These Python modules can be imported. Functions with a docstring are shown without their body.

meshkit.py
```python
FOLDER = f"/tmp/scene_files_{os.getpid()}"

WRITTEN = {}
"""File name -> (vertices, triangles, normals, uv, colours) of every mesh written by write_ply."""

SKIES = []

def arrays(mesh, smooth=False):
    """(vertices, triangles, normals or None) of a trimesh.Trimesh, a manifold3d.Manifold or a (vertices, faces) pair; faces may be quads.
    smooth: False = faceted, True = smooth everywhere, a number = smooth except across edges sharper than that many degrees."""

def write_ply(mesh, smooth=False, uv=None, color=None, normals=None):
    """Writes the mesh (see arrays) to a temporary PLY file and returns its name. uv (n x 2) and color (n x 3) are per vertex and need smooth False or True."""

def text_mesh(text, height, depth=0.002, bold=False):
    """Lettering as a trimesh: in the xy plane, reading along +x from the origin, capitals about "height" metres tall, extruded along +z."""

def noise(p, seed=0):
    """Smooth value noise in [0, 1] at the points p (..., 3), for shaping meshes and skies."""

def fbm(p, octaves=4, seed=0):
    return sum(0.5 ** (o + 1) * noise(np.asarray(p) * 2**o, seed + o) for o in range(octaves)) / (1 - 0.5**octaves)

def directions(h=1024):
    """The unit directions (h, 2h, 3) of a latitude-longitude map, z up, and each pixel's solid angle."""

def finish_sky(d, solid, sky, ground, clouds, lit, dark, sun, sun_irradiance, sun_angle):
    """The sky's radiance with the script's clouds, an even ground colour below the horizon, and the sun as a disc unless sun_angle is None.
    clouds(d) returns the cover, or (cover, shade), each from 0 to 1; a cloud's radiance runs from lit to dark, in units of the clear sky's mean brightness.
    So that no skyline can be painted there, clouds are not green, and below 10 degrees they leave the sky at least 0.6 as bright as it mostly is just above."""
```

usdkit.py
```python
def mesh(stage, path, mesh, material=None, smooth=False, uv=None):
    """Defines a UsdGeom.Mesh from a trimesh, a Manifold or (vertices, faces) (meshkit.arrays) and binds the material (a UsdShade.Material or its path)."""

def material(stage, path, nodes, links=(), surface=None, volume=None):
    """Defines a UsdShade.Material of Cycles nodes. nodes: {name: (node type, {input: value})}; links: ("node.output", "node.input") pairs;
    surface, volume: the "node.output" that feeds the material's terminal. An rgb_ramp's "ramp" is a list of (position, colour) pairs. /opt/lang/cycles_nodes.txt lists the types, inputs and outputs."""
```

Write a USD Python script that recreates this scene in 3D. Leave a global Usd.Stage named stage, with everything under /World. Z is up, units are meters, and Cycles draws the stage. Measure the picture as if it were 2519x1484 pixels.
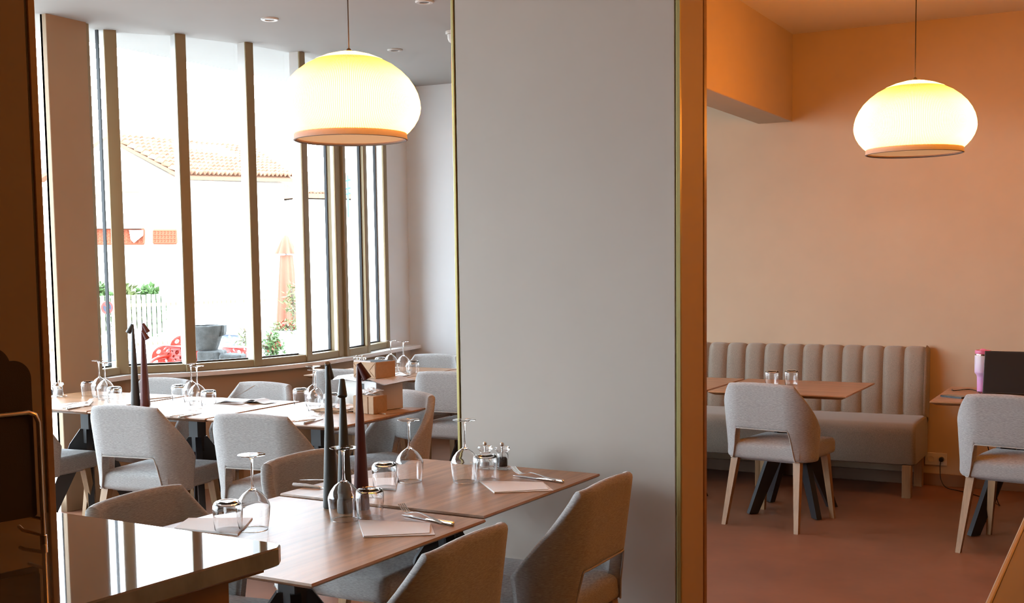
import math, random
import numpy as np, trimesh, usdkit, meshkit
from pxr import Usd, UsdGeom, UsdLux, UsdShade, Gf, Sdf, Vt
from shapely.geometry import Polygon, Point, box as sbox
from shapely import affinity

stage = Usd.Stage.CreateInMemory()
UsdGeom.SetStageUpAxis(stage, UsdGeom.Tokens.z)
UsdGeom.SetStageMetersPerUnit(stage, 1.0)
UsdGeom.Xform.Define(stage, '/World')
rng = random.Random(7)
PI = math.pi

# ------------------------------------------------------------------ camera
FPX, CX, CY, CAMH = 2900.0, 1259.5, 879.58, 1.5
YAW, PITCH, ROLL = -0.48981, 0.07824, -0.01304
def _basis():
    cp, sp = math.cos(PITCH), math.sin(PITCH)
    F = np.array([0, cp, -sp]); R = np.array([1, 0, 0.]); U = np.array([0, sp, cp])
    c, s = math.cos(ROLL), math.sin(ROLL)
    R, U = c*R + s*U, -s*R + c*U
    M = np.array([[math.cos(YAW), math.sin(YAW), 0], [-math.sin(YAW), math.cos(YAW), 0], [0, 0, 1.]])
    return M @ R, M @ U, M @ F
CR, CU, CF = _basis()
cam = UsdGeom.Camera.Define(stage, '/World/camera')
m4 = Gf.Matrix4d(*CR, 0, *CU, 0, *(-CF), 0, 0, 0, CAMH, 1)
cam.AddTransformOp().Set(m4)
cam.CreateHorizontalApertureAttr(36.0)
cam.CreateVerticalApertureAttr(36.0*1484/2519)
cam.CreateFocalLengthAttr(36.0*FPX/2519)
cam.CreateVerticalApertureOffsetAttr((CY-742)*36.0/2519)
cam.CreateClippingRangeAttr(Gf.Vec2f(0.05, 400))
cam.CreateExposureAttr(2.22)
# ------------------------------------------------------------------ daylight: hazy bright sky and a sun behind the building
dome = UsdLux.DomeLight.Define(stage, '/World/sky')
dome.CreateIntensityAttr(1.0)
dome.CreateColorAttr(Gf.Vec3f(0.76, 0.89, 1.0))
sun = UsdLux.DistantLight.Define(stage, '/World/sun')
sun.CreateIntensityAttr(2.0); sun.CreateAngleAttr(0.6); sun.CreateColorAttr(Gf.Vec3f(1.0, 0.95, 0.86))
def _sun_dir(frm):
    f = np.array(frm, float); f /= np.linalg.norm(f)           # from the scene to the sun
    z = f; x = np.cross([0, 0, 1.], z); x /= np.linalg.norm(x); y = np.cross(z, x)
    return Gf.Matrix4d(*x, 0, *y, 0, *z, 0, 0, 0, 0, 1)
sun.AddTransformOp().Set(_sun_dir((0.62, -0.35, 0.85)))
LAMP = 4.9            # glow of the pendant shades
LAMPCOL = (1.0, 0.335, 0.042)

def at(px, py, d):
    "the point seen at a picture place, d metres deep"
    return np.array([0, 0, CAMH]) + d*((px-CX)/FPX*CR - (py-CY)/FPX*CU + CF)

# ------------------------------------------------------------------ helpers: materials
TONE = .70            # all paints and cloths together
def mat(name, base, rough=.5, noise=None, bump=None, ramp=None, links=None, **kw):
    """base colour; noise=(scale3, amount, detail) varies it; bump=(scale3, strength, distance); ramp: colours over the noise"""
    if not kw.get('transmission_weight') and not kw.get('metallic') == 1.0: base = tuple(b*TONE for b in base)
    n = {'p': ('principled_bsdf', {'base_color': base, 'roughness': rough, **kw})}
    l = []
    if noise or bump: n['tc'] = ('texture_coordinate', {})
    if noise:
        sc, amt, det = noise
        n['mp'] = ('mapping', {'scale': sc}); n['no'] = ('noise_texture', {'scale': 1.0, 'detail': det, 'roughness': .6})
        b = np.array(base)
        n['rp'] = ('rgb_ramp', {'ramp': ramp or [(.3, tuple(b*(1-amt))), (.7, tuple(np.minimum(b*(1+amt), .95)))]})
        l += [('tc.object', 'mp.vector'), ('mp.vector', 'no.vector'), ('no.fac', 'rp.fac'), ('rp.color', 'p.base_color')]
    if bump:
        sc, st, di = bump
        n['mb'] = ('mapping', {'scale': sc}); n['nb'] = ('noise_texture', {'scale': 1.0, 'detail': 3.0})
        n['bu'] = ('bump', {'strength': st, 'distance': di})
        l += [('tc.object', 'mb.vector'), ('mb.vector', 'nb.vector'), ('nb.fac', 'bu.height'), ('bu.normal', 'p.normal')]
    return usdkit.material(stage, '/World/Looks/'+name, n, l, surface='p.BSDF')

M = {}
def S3(a, b=None, c=None): return (a, a if b is None else b, a if c is None else c)
M['wall'] = mat('wall_paint', (.66, .52, .365), .75, noise=(S3(2.5), .03, 3.), bump=(S3(220), .08, .002))
M['ceiling'] = mat('ceiling_paint', (.58, .56, .54), .8, noise=(S3(1.5), .02, 3.))
M['ceiling_right'] = mat('lamplit_ceiling_paint', (.84, .76, .66), .8, noise=(S3(1.5), .02, 3.))  # lighter, warmer copy of the ceiling paint, lamp light put into the colour
M['bar_panel'] = mat('bar_side_panel', (.36, .24, .13), .6, noise=(S3(2), .03, 3.))
M['bar_wall'] = mat('dark_bar_wall', (.10, .065, .04), .6, noise=(S3(2), .1, 3.))
M['white_wall'] = mat('white_paint', (1.05, 1.08, 1.10), .7, noise=(S3(2), .02, 3.), bump=(S3(220), .06, .002))
M['tan_wall'] = mat('tan_paint', (.56, .40, .26), .7, noise=(S3(2), .03, 3.), bump=(S3(200), .08, .002))
M['panel'] = mat('partition_panel', (.70, .64, .56), .6, noise=(S3(2), .02, 3.), bump=(S3(300), .06, .001))
M['floor'] = mat('resin_floor', (.29, .122, .066), .45, noise=(S3(2.2), .22, 6.), bump=(S3(60), .05, .002))
M['brass'] = mat('brass_trim', (.62, .53, .22), .38, metallic=.6)
M['gap'] = mat('shadow_gap', (.03, .02, .012), .6)
M['base'] = mat('baseboard_paint', (.30, .17, .10), .5)
M['alu'] = mat('champagne_aluminium', (.40, .31, .17), .45, metallic=.2)
M['lit_reveal'] = mat('sky_lit_reveal_white', (.86, .86, .84), .35)  # mullion sides coloured white for the sky light falling on them
M['rubber'] = mat('black_gasket', (.012, .014, .018), .5)
M['sill'] = mat('sill_laminate', (1.15, 1.15, 1.15), .35)
M['fabric'] = mat('heather_fabric', (.43, .415, .40), .95, noise=((70, 70, 800), .30, 2.), bump=(S3(900), .35, .0012), sheen_weight=.25, sheen_roughness=.5)
M['bench'] = mat('bench_fabric', (.34, .285, .225), .95, noise=((500, 500, 120), .22, 2.), bump=(S3(800), .35, .0012), sheen_weight=.2)
M['piping'] = mat('seam_fabric', (.50, .46, .42), .9)
M['beech'] = mat('beech_leg', (.43, .26, .13), .45, noise=((60, 60, 5), .16, 3.))
M['oak'] = mat('oak_tabletop', (.43, .215, .095), .38, noise=((2.2, 42, 42), .30, 5.), bump=((4, 160, 160), .10, .001), coat_weight=.1, coat_roughness=.3)
M['oak_edge'] = mat('oak_edge', (.34, .17, .08), .42, noise=((4, 40, 40), .25, 4.))
M['black'] = mat('black_steel', (.022, .022, .026), .42, bump=(S3(500), .1, .0008))
M['steel'] = mat('cutlery_steel', (.72, .70, .68), .16, metallic=1.0)
M['paper'] = mat('napkin_paper', (1.08, 1.05, 1.03), .85, bump=(S3(900), .2, .0006))
M['leaflet'] = mat('leaflet_paper', (.84, .85, .86), .6, noise=(S3(40), .08, 4.))
M['card'] = mat('kraft_cardboard', (.50, .33, .20), .8, noise=(S3(60), .08, 4.))
M['whitebox'] = mat('white_carton', (.74, .70, .68), .7)
M['ink'] = mat('black_print', (.02, .02, .022), .6)
M['bubble'] = mat('bubble_wrap', (.80, .80, .80), .25, bump=(S3(120), .8, .004), transmission_weight=.0)
M['dark_lamp'] = mat('dark_grey_lacquer', (.055, .055, .05), .38)
M['red_lamp'] = mat('oxblood_lacquer', (.115, .022, .02), .36)
M['cream'] = mat('lamp_base_cream', (.35, .30, .26), .5)
M['marble'] = mat('polished_stone', (.20, .155, .13), .035, noise=((3, 7, 3), .40, 8.), coat_weight=1.0, coat_roughness=.01, coat_ior=1.75)
M['counter_wood'] = mat('counter_veneer', (.42, .22, .08), .45, noise=((2, 2, 26), .12, 4.))
M['counter_top2'] = mat('counter_top_veneer', (.27, .14, .05), .5, noise=((14, 1.2, 14), .10, 4.))
M['edgeband'] = mat('counter_edge_band', (.56, .40, .25), .4)
M['brown_board'] = mat('menu_board_leatherette', (.045, .016, .012), .6, bump=(S3(400), .2, .001))
M['wire'] = mat('brushed_wire', (.62, .55, .46), .3, metallic=1.0)
M['plastic_white'] = mat('white_plastic', (.78, .74, .68), .35)
M['plastic_black'] = mat('black_plastic', (.012, .012, .014), .3)
M['screen_back'] = mat('laptop_cover', (.016, .012, .013), .5)
M['screen_off'] = mat('screen_off', (.012, .009, .009), .35)
M['phone'] = mat('phone_glass', (.01, .01, .012), .08)
M['lid_pink'] = mat('pink_lid', (.80, .18, .33), .35)
M['silicone'] = mat('coral_silicone', (.75, .20, .17), .45)
M['salt'] = mat('salt_grains', (.85, .85, .84), .7, bump=(S3(700), .6, .002))
M['pepper'] = mat('peppercorns', (.03, .02, .017), .7, bump=(S3(300), .9, .004))
M['spot_ring'] = mat('downlight_ring', (.80, .78, .75), .3)
M['spot_dark'] = mat('downlight_reflector', (.12, .11, .10), .3, metallic=.5)
# tumbler with an ombre body: white above, lilac-pink below
M['ombre'] = usdkit.material(stage, '/World/Looks/ombre_lacquer', {
    'tc': ('texture_coordinate', {}), 'sx': ('separate_xyz', {}), 'mr': ('map_range', {'from_min': 0., 'from_max': .24, 'clamp': True}),
    'rp': ('rgb_ramp', {'ramp': [(0, (.54, .20, .44)), (.3, (.54, .26, .50)), (.6, (.54, .44, .55)), (1, (.58, .54, .55))]}),
    'p': ('principled_bsdf', {'roughness': .3})},
    [('tc.object', 'sx.vector'), ('sx.z', 'mr.value'), ('mr.result', 'rp.fac'), ('rp.color', 'p.base_color')], surface='p.BSDF')
# thin clear glass: what is behind shows straight through, fresnel reflection on top
def thin(name, tint, rough=0.0, ior=1.5):
    f0 = ((ior-1)/(ior+1))**2
    return usdkit.material(stage, '/World/Looks/'+name, {
        't': ('transparent_bsdf', {'color': tint}), 'g': ('glossy_bsdf', {'color': (1, 1, 1), 'roughness': rough}),
        'f': ('layer_weight', {'blend': .5}), 'pw': ('math', {'math_type': 'power', 'value2': 5.0}),
        'ma': ('math', {'math_type': 'multiply_add', 'value2': 1-f0, 'value3': f0}), 'm': ('mix_closure', {})},
        [('f.facing', 'pw.value1'), ('pw.value', 'ma.value1'), ('ma.value', 'm.fac'), ('t.BSDF', 'm.closure1'), ('g.BSDF', 'm.closure2')], surface='m.closure')
M['pane'] = thin('window_glass', (.97, .98, .98), ior=1.45)
M['thin_glass'] = thin('thin_drinking_glass', (.965, .97, .975), ior=1.62)
M['glass_base'] = thin('thick_glass_base', (.93, .94, .95), rough=.08, ior=2.1)
M['acrylic'] = thin('clear_acrylic', (.94, .945, .95), ior=1.55)
M['solid_glass'] = mat('solid_glass', (1, 1, 1), 0.0, transmission_weight=1.0, ior=1.5)
# pleated pendant shade: fabric lit from within, less light reaching the shoulder, folds a little deeper in colour
NRIB = 216
M['shade'] = usdkit.material(stage, '/World/Looks/glowing_pleated_fabric', {
    'tc': ('texture_coordinate', {}), 'sx': ('separate_xyz', {}),
    'an': ('math', {'math_type': 'arctan2'}), 'mu': ('math', {'math_type': 'multiply', 'value2': float(NRIB)}),
    'co': ('math', {'math_type': 'cosine'}),
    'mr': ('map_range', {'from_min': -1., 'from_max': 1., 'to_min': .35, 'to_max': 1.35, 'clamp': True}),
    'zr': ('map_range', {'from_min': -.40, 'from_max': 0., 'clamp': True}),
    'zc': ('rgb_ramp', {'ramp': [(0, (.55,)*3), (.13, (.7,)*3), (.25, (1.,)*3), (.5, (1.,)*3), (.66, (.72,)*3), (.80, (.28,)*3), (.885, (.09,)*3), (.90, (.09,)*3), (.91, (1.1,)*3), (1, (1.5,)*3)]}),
    'st': ('math', {'math_type': 'multiply'}), 's2': ('math', {'math_type': 'multiply', 'value2': LAMP}),
    'e': ('emission', {'color': LAMPCOL}), 'd': ('diffuse_bsdf', {'color': (.75, .6, .42)}), 'ad': ('add_closure', {})},
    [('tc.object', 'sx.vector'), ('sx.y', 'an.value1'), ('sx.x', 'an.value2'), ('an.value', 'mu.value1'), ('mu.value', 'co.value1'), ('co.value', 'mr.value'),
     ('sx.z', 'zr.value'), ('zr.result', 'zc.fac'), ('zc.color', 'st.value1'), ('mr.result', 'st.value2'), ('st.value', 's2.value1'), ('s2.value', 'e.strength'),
     ('e.emission', 'ad.closure1'), ('d.BSDF', 'ad.closure2')], surface='ad.closure')
M['shade_band'] = mat('shade_hem_fabric', (.36, .31, .28), .8)
M['diffuser'] = usdkit.material(stage, '/World/Looks/lamp_diffuser', {
    'e': ('emission', {'color': (1.0, .48, .2), 'strength': .09}), 'd': ('diffuse_bsdf', {'color': (.6, .45, .3)}), 'ad': ('add_closure', {})},
    [('e.emission', 'ad.closure1'), ('d.BSDF', 'ad.closure2')], surface='ad.closure')
M['cord'] = mat('black_cord', (.03, .025, .02), .6)
# outside
M['ground'] = mat('pale_terrace', (.42, .40, .37), .8, noise=(S3(.8), .08, 5.))
M['render'] = mat('house_render', (.78, .73, .65), .9, noise=(S3(.6), .04, 4.))
M['tile'] = [mat('roof_tile_%s' % k, c, .8) for k, c in (('a', (.42, .205, .12)), ('b', (.36, .165, .095)), ('c', (.48, .27, .17)))]
M['tile_bed'] = mat('roof_bed', (.34, .17, .10), .9)
M['terracotta'] = mat('terracotta_lattice', (.40, .10, .045), .8)
M['garden_wall'] = mat('garden_wall_render', (.40, .41, .41), .9, noise=(S3(3), .25, 6.))
M['fence'] = mat('white_fence_paint', (.82, .82, .80), .5)
M['leaf'] = [mat('leaf_%s' % k, c, .5) for k, c in (('green', (.10, .19, .05)), ('olive', (.17, .20, .07)))]
M['petal'] = mat('red_petals', (.62, .07, .04), .6)
M['stone'] = mat('grey_stone', (.10, .105, .105), .9, noise=(S3(14), .35, 8.), bump=(S3(40), .6, .01))
M['red_plastic'] = mat('red_resin', (.55, .04, .022), .4)
M['grey_plastic'] = mat('blue_grey_resin', (.30, .36, .46), .4)
M['orange_cloth'] = mat('orange_parasol_cloth', (.42, .125, .075), .85, noise=((6, 6, 1.5), .10, 3.))
M['sign_red'] = mat('sign_red', (.50, .022, .012), .4)
M['sign_blue'] = mat('sign_blue', (.012, .018, .055), .4)
M['blue_paint'] = mat('blue_metal', (.06, .22, .62), .4)
M['trunk'] = mat('shrub_stem', (.16, .11, .07), .9)

# ------------------------------------------------------------------ helpers: meshes
def fix(m):
    if m.volume < 0: m.invert()
    return m
def cat(*ms):
    out = []
    for m in ms: out += list(m) if isinstance(m, (list, tuple)) else [m]
    return trimesh.util.concatenate(out)
def grid(P, cu=False, cv=False):
    "P: (nu, nv, 3) points -> quads"
    nu, nv = P.shape[:2]
    iu = np.arange(nu if cu else nu-1); iv = np.arange(nv if cv else nv-1)
    a, b = np.meshgrid(iu, iv, indexing='ij'); a2, b2 = (a+1) % nu, (b+1) % nv
    q = np.stack([a*nv+b, a2*nv+b, a2*nv+b2, a*nv+b2], -1).reshape(-1, 4)
    return P.reshape(-1, 3), np.vstack([q[:, [0, 1, 2]], q[:, [0, 2, 3]]])
def loft(rings, cap=True, closed=False):
    P = np.asarray(rings, float)
    v, f = grid(P, closed, True)
    if cap and not closed:
        nu, nv = P.shape[:2]; c0, c1 = P[0].mean(0), P[-1].mean(0)
        k = len(v); v = np.vstack([v, c0, c1]); j = np.arange(nv)
        f = np.vstack([f, np.stack([np.full(nv, k), j, (j+1) % nv], 1), np.stack([np.full(nv, k+1), (nu-1)*nv+(j+1) % nv, (nu-1)*nv+j], 1)])
    return fix(trimesh.Trimesh(v, f, process=False))
def lathe(prof, n=24, closed=False, c=(0, 0, 0)):
    a = np.arange(n)*2*PI/n
    rings = [np.stack([r*np.cos(a)+c[0], r*np.sin(a)+c[1], np.full(n, z+c[2])], 1) for r, z in prof]
    return loft(rings, cap=not closed, closed=closed)
def shell(prof, n=24):
    a = np.arange(n)*2*PI/n
    v, f = grid(np.array([np.stack([r*np.cos(a), r*np.sin(a), np.full(n, z)], 1) for r, z in prof]), False, True)
    return trimesh.Trimesh(v, f, process=False)
def bx(x0, x1, y0, y1, z0, z1, r=.003):
    r = min(r, abs(x1-x0)/3, abs(y1-y0)/3, abs(z1-z0)/3)
    if r <= 0: return trimesh.creation.box(bounds=[[min(x0, x1), min(y0, y1), min(z0, z1)], [max(x0, x1), max(y0, y1), max(z0, z1)]])
    c = np.array([(x0+x1)/2, (y0+y1)/2, (z0+z1)/2]); h = np.abs([(x1-x0)/2, (y1-y0)/2, (z1-z0)/2])
    P = []
    for sx in (-1, 1):
        for sy in (-1, 1):
            for sz in (-1, 1):
                s = np.array([sx, sy, sz])
                for k in range(3):
                    e = h-r; e = e.copy(); e[k] = h[k]; P.append(c+s*e)
    return trimesh.convex.convex_hull(np.array(P))
def sheet(x0, x1, y, z0, z1, turn=False):
    v = [(x0, y, z0), (x1, y, z0), (x1, y, z1), (x0, y, z1)]
    if turn: v = [(-y, x, z) for x, y, z in v]
    return trimesh.Trimesh(np.array(v, float), [[0, 1, 2], [0, 2, 3]], process=False)
def hull(P): return trimesh.convex.convex_hull(np.asarray(P, float))
def tube(pts, r, n=8, closed=False):
    P = np.asarray(pts, float); k = len(P)
    T = np.gradient(P, axis=0) if not closed else np.roll(P, -1, 0)-np.roll(P, 1, 0)
    T /= np.linalg.norm(T, axis=1, keepdims=True)+1e-12
    up = np.array([0, 0, 1.]) if abs(T[0][2]) < .9 else np.array([1., 0, 0])
    N = np.cross(T[0], up); N /= np.linalg.norm(N); rings = []
    rr = np.broadcast_to(r, (k,)); a = np.arange(n)*2*PI/n
    for i in range(k):
        N = N-T[i]*(N@T[i]); N /= np.linalg.norm(N); B = np.cross(T[i], N)
        rings.append(P[i]+rr[i]*(np.cos(a)[:, None]*N+np.sin(a)[:, None]*B))
    return loft(rings, closed=closed)
def spline(pts, n=8):
    "Catmull-Rom through pts"
    P = np.asarray(pts, float); Q = np.vstack([2*P[0]-P[1], P, 2*P[-1]-P[-2]]); out = []
    for i in range(1, len(Q)-2):
        for t in np.arange(n)/n:
            a, b, c, d = Q[i-1:i+3]
            out.append(.5*((2*b)+(-a+c)*t+(2*a-5*b+4*c-d)*t*t+(-a+3*b-3*c+d)*t**3))
    out.append(P[-1]); return np.array(out)
def prism(poly, h, z=0.):
    p = poly if hasattr(poly, 'exterior') else Polygon(poly)
    m = trimesh.creation.extrude_polygon(p, h, engine='earcut'); m.apply_translation([0, 0, z]); return m
def frame_m(o, x, y, z=None):
    "4x4 from origin and axes"
    x = np.array(x, float); x /= np.linalg.norm(x); y = np.array(y, float)
    z = np.cross(x, y) if z is None else np.array(z, float); z /= np.linalg.norm(z); y = np.cross(z, x)
    T = np.eye(4); T[:3, 0], T[:3, 1], T[:3, 2], T[:3, 3] = x, y, z, o; return T
def mv(m, T=None, t=None, rz=0):
    m = m.copy()
    if rz: m.apply_transform(trimesh.transformations.rotation_matrix(rz, [0, 0, 1]))
    if T is not None: m.apply_transform(T)
    if t is not None: m.apply_translation(t)
    return m
def ring_offset(poly, n):
    "n points round a shapely polygon, evenly spaced, with outward normals"
    L = poly.exterior.length; ps = np.array([poly.exterior.interpolate(L*i/n).coords[0] for i in range(n)])
    if not poly.exterior.is_ccw: ps = ps[::-1]
    t = np.roll(ps, -1, 0)-np.roll(ps, 1, 0); t /= np.linalg.norm(t, axis=1, keepdims=True)+1e-12
    return ps, np.stack([t[:, 1], -t[:, 0]], 1)
def cushion(poly, z0, z1, r=.03, dome=.012, n=72, k=5):
    "a soft block on a plan outline, edges rounded by r"
    ps, nn = ring_offset(poly, n); rings = []
    c = ps.mean(0)
    for i in range(k+1):
        a = PI/2*i/k; rings.append((r*(1-math.sin(a)), z0+r*(1-math.cos(a))))
    for i in range(k+1):
        a = PI/2*(1-i/k); rings.append((r*(1-math.sin(a)), z1-r+r*math.cos(a)))
    R = [np.column_stack([ps-nn*o, np.full(n, z)]) for o, z in rings]
    top = ps-nn*r
    for s in (.75, .45, .15):
        R.append(np.column_stack([c+(top-c)*s, np.full(n, z1+dome*(1-s*s))]))
    return loft(R)

# ------------------------------------------------------------------ helpers: prims
used = {}
def numbered(parent, name):
    k = (parent, name); i = used.get(k, 0); used[k] = i+1
    return name if i == 0 else '%s_%03d' % (name, i)
LONG = []
def tag(p, label=None, cat_=None, group=None, kind=None):
    p = p.GetPrim() if hasattr(p, 'GetPrim') else p
    for k, v in (('label', label), ('category', cat_), ('group', group), ('kind', kind)):
        if v: p.SetCustomDataByKey(k, v)
    return p
def path_of(parent): return '/World' if parent is None else str(parent.GetPath())
def obj(name, mesh, material, parent=None, label=None, cat_=None, group=None, kind=None, smooth=35):
    pp = path_of(parent)
    m = usdkit.mesh(stage, pp+'/'+numbered(pp, name), mesh, material, smooth=smooth)
    return tag(m, label, cat_, group, kind)
def thing(name, label, cat_, loc=(0, 0, 0), rz=0., group=None, kind=None):
    x = UsdGeom.Xform.Define(stage, '/World/'+numbered('/World', name))
    x.AddTranslateOp().Set(Gf.Vec3d(*map(float, loc))); x.AddRotateZOp().Set(float(rz))
    return tag(x, label, cat_, group, kind)
def dup(root, base, loc, rz, label, group=None):
    x = UsdGeom.Xform.Define(stage, '/World/'+numbered('/World', base))
    x.AddTranslateOp().Set(Gf.Vec3d(*map(float, loc))); x.AddRotateZOp().Set(float(rz))
    p = x.GetPrim(); p.GetReferences().AddInternalReference(root.GetPath()); p.SetInstanceable(True)
    return tag(p, label, root.GetCustomDataByKey('category'), group or root.GetCustomDataByKey('group'))
class Kind:
    "builds its thing the first time, references it afterwards"
    def __init__(s, name, cat_, build): s.name, s.cat, s.build, s.first = name, cat_, build, None
    def __call__(s, loc, rz, label, group=None):
        if s.first is None:
            s.first = thing(s.name, label, s.cat, loc, rz, group); s.build(s.first); return s.first
        return dup(s.first, s.name, loc, rz, label, group)
def struct(name, mesh, material, smooth=30): return obj(name, mesh, material, kind='structure', smooth=smooth)

# ================================================================== THE ROOM
H = 3.05
UL, UR, VF = -6.3, 4.2, -3.2
VB, VBL = 8.17, 8.76
# window line, from the pillar round to the back wall (plan points of the mullions)
MUL = [(-5.90, 5.42), (-5.93, 5.65), (-5.645, 5.985), (-5.462, 6.45), (-5.385, 6.93), (-5.43, 7.38), (-5.535, 7.86), (-5.655, 8.36), (-5.72, 8.76)]
inner = spline([(*p, 0) for p in MUL[1:]], 6)[:, :2]
inner = np.vstack([[MUL[0]], inner])
def offs(line, d):
    t = np.gradient(line, axis=0); t /= np.linalg.norm(t, axis=1, keepdims=True)
    return line+np.stack([-t[:, 1], t[:, 0]], 1)*d          # +d: outwards (towards -u)
floor_poly = Polygon([(-5.9, VF), (UR, VF), (UR, VB+.1), (-3.3, VB+.1), (-3.3, VBL+.1), *[tuple(p) for p in inner[::-1]], (-5.9, 5.0)])
struct('floor', prism(floor_poly.buffer(.12, join_style=2), .12, -.12), M['floor'])
struct('ceiling', prism(Polygon([(-6.35, VF-.2), (-2.2, VF-.2), (-2.2, VBL+.3), (-6.35, VBL+.3)]), .25, H), M['ceiling'])
struct('ceiling_right', prism(Polygon([(-2.2, VF-.2), (UR+.2, VF-.2), (UR+.2, VBL+.3), (-2.2, VBL+.3)]), .25, H), M['ceiling_right'])  # same ceiling, split so its paint carries the lamp glow
struct('wall_back', bx(-3.4, UR+.15, VB, VBL+.25, -.1, H+.02, .002), M['wall'])
struct('wall_back_left', bx(-6.2, -3.4, VBL, VBL+.25, -.1, H+.02, .002), M['white_wall'])
struct('wall_right', bx(UR, UR+.15, VF, VBL, -.1, H+.02, 0), M['bar_wall'])
struct('wall_front', bx(-6.2, UR+.15, VF-.15, VF, -.1, H+.02, 0), M['bar_wall'])
struct('ceiling_beam', bx(-2.385, -2.145, 4.3, VB+.01, 2.46, H+.01, .004), M['wall'])
bb = struct('baseboard_back', bx(-3.4, UR, VB-.014, VB+.01, 0, .08, .002), M['base'])
struct('baseboard_back_left', bx(-5.7, -3.4, VBL-.014, VBL+.01, 0, .08, .002), M['base'])
# partition pillar with brass corner profiles
pil = thing('wall_middle', None, None, (-1.89, 4.09, 0), 0, kind='structure')
obj('core', bx(-.445, .445, -.125, .125, 0, H, .002), M['gap'], pil)
obj('front_panel', bx(-.445, .440, -.140, -.10, 0, H, .002), M['panel'], pil)
obj('back_panel', bx(-.445, .445, .10, .140, 0, H, .002), M['panel'], pil)
obj('end_panel', bx(.42, .460, -.128, .105, 0, H, .002), M['wall'], pil)
obj('end_panel', bx(-.460, -.42, -.128, .128, 0, H, .002), M['wall'], pil)
obj('corner_trim', bx(-.462, -.4495, -.142, -.128, 0, H, .002), M['brass'], pil)
obj('corner_trim', bx(.4445, .462, -.142, -.129, 0, H, .002), M['brass'], pil)
obj('corner_trim', bx(.446, .462, .112, .142, 0, H, .002), M['counter_wood'], pil)
# bar-side wall, its end trimmed the same way
wl = thing('wall_left', None, None, (-2.01, 1.715, 0), 0, kind='structure')
obj('body', bx(-.27, -.002, VF-1.715, -.005, 0, H, .002), M['gap'], wl)
obj('face_panel', bx(-.05, 0, VF-1.715, -.024, 0, H, .002), M['bar_panel'], wl)
obj('face_panel', bx(-.272, -.22, VF-1.715, -.004, 0, H, .002), M['wall'], wl)
obj('end_panel', bx(-.26, -.012, -.02, 0, 0, H, .002), M['wall'], wl)
obj('corner_trim', bx(-.012, .001, -.0185, .001, 0, H, .002), M['counter_wood'], wl)
# facade pillar and the low wall under the curved windows, with its sill
struct('wall_pillar', bx(-5.925, -5.87, 5.09, 5.40, -.1, H+.01, .003), M['tan_wall'])
lo = np.vstack([offs(inner, -.015), offs(inner, .2)[::-1]])
struct('wall_window', prism(Polygon(lo), .90, -.12), M['tan_wall'])
front = inner.copy(); fr = offs(inner, -.075)
w = np.clip((inner[:, 1]-7.2)/1.3, 0, 1)[:, None]; fr = fr+np.array([[.07, 0]])*w
struct('window_sill', prism(Polygon(np.vstack([fr, offs(inner, .05)[::-1]])).buffer(0), .028, .782), M['sill'])
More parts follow.
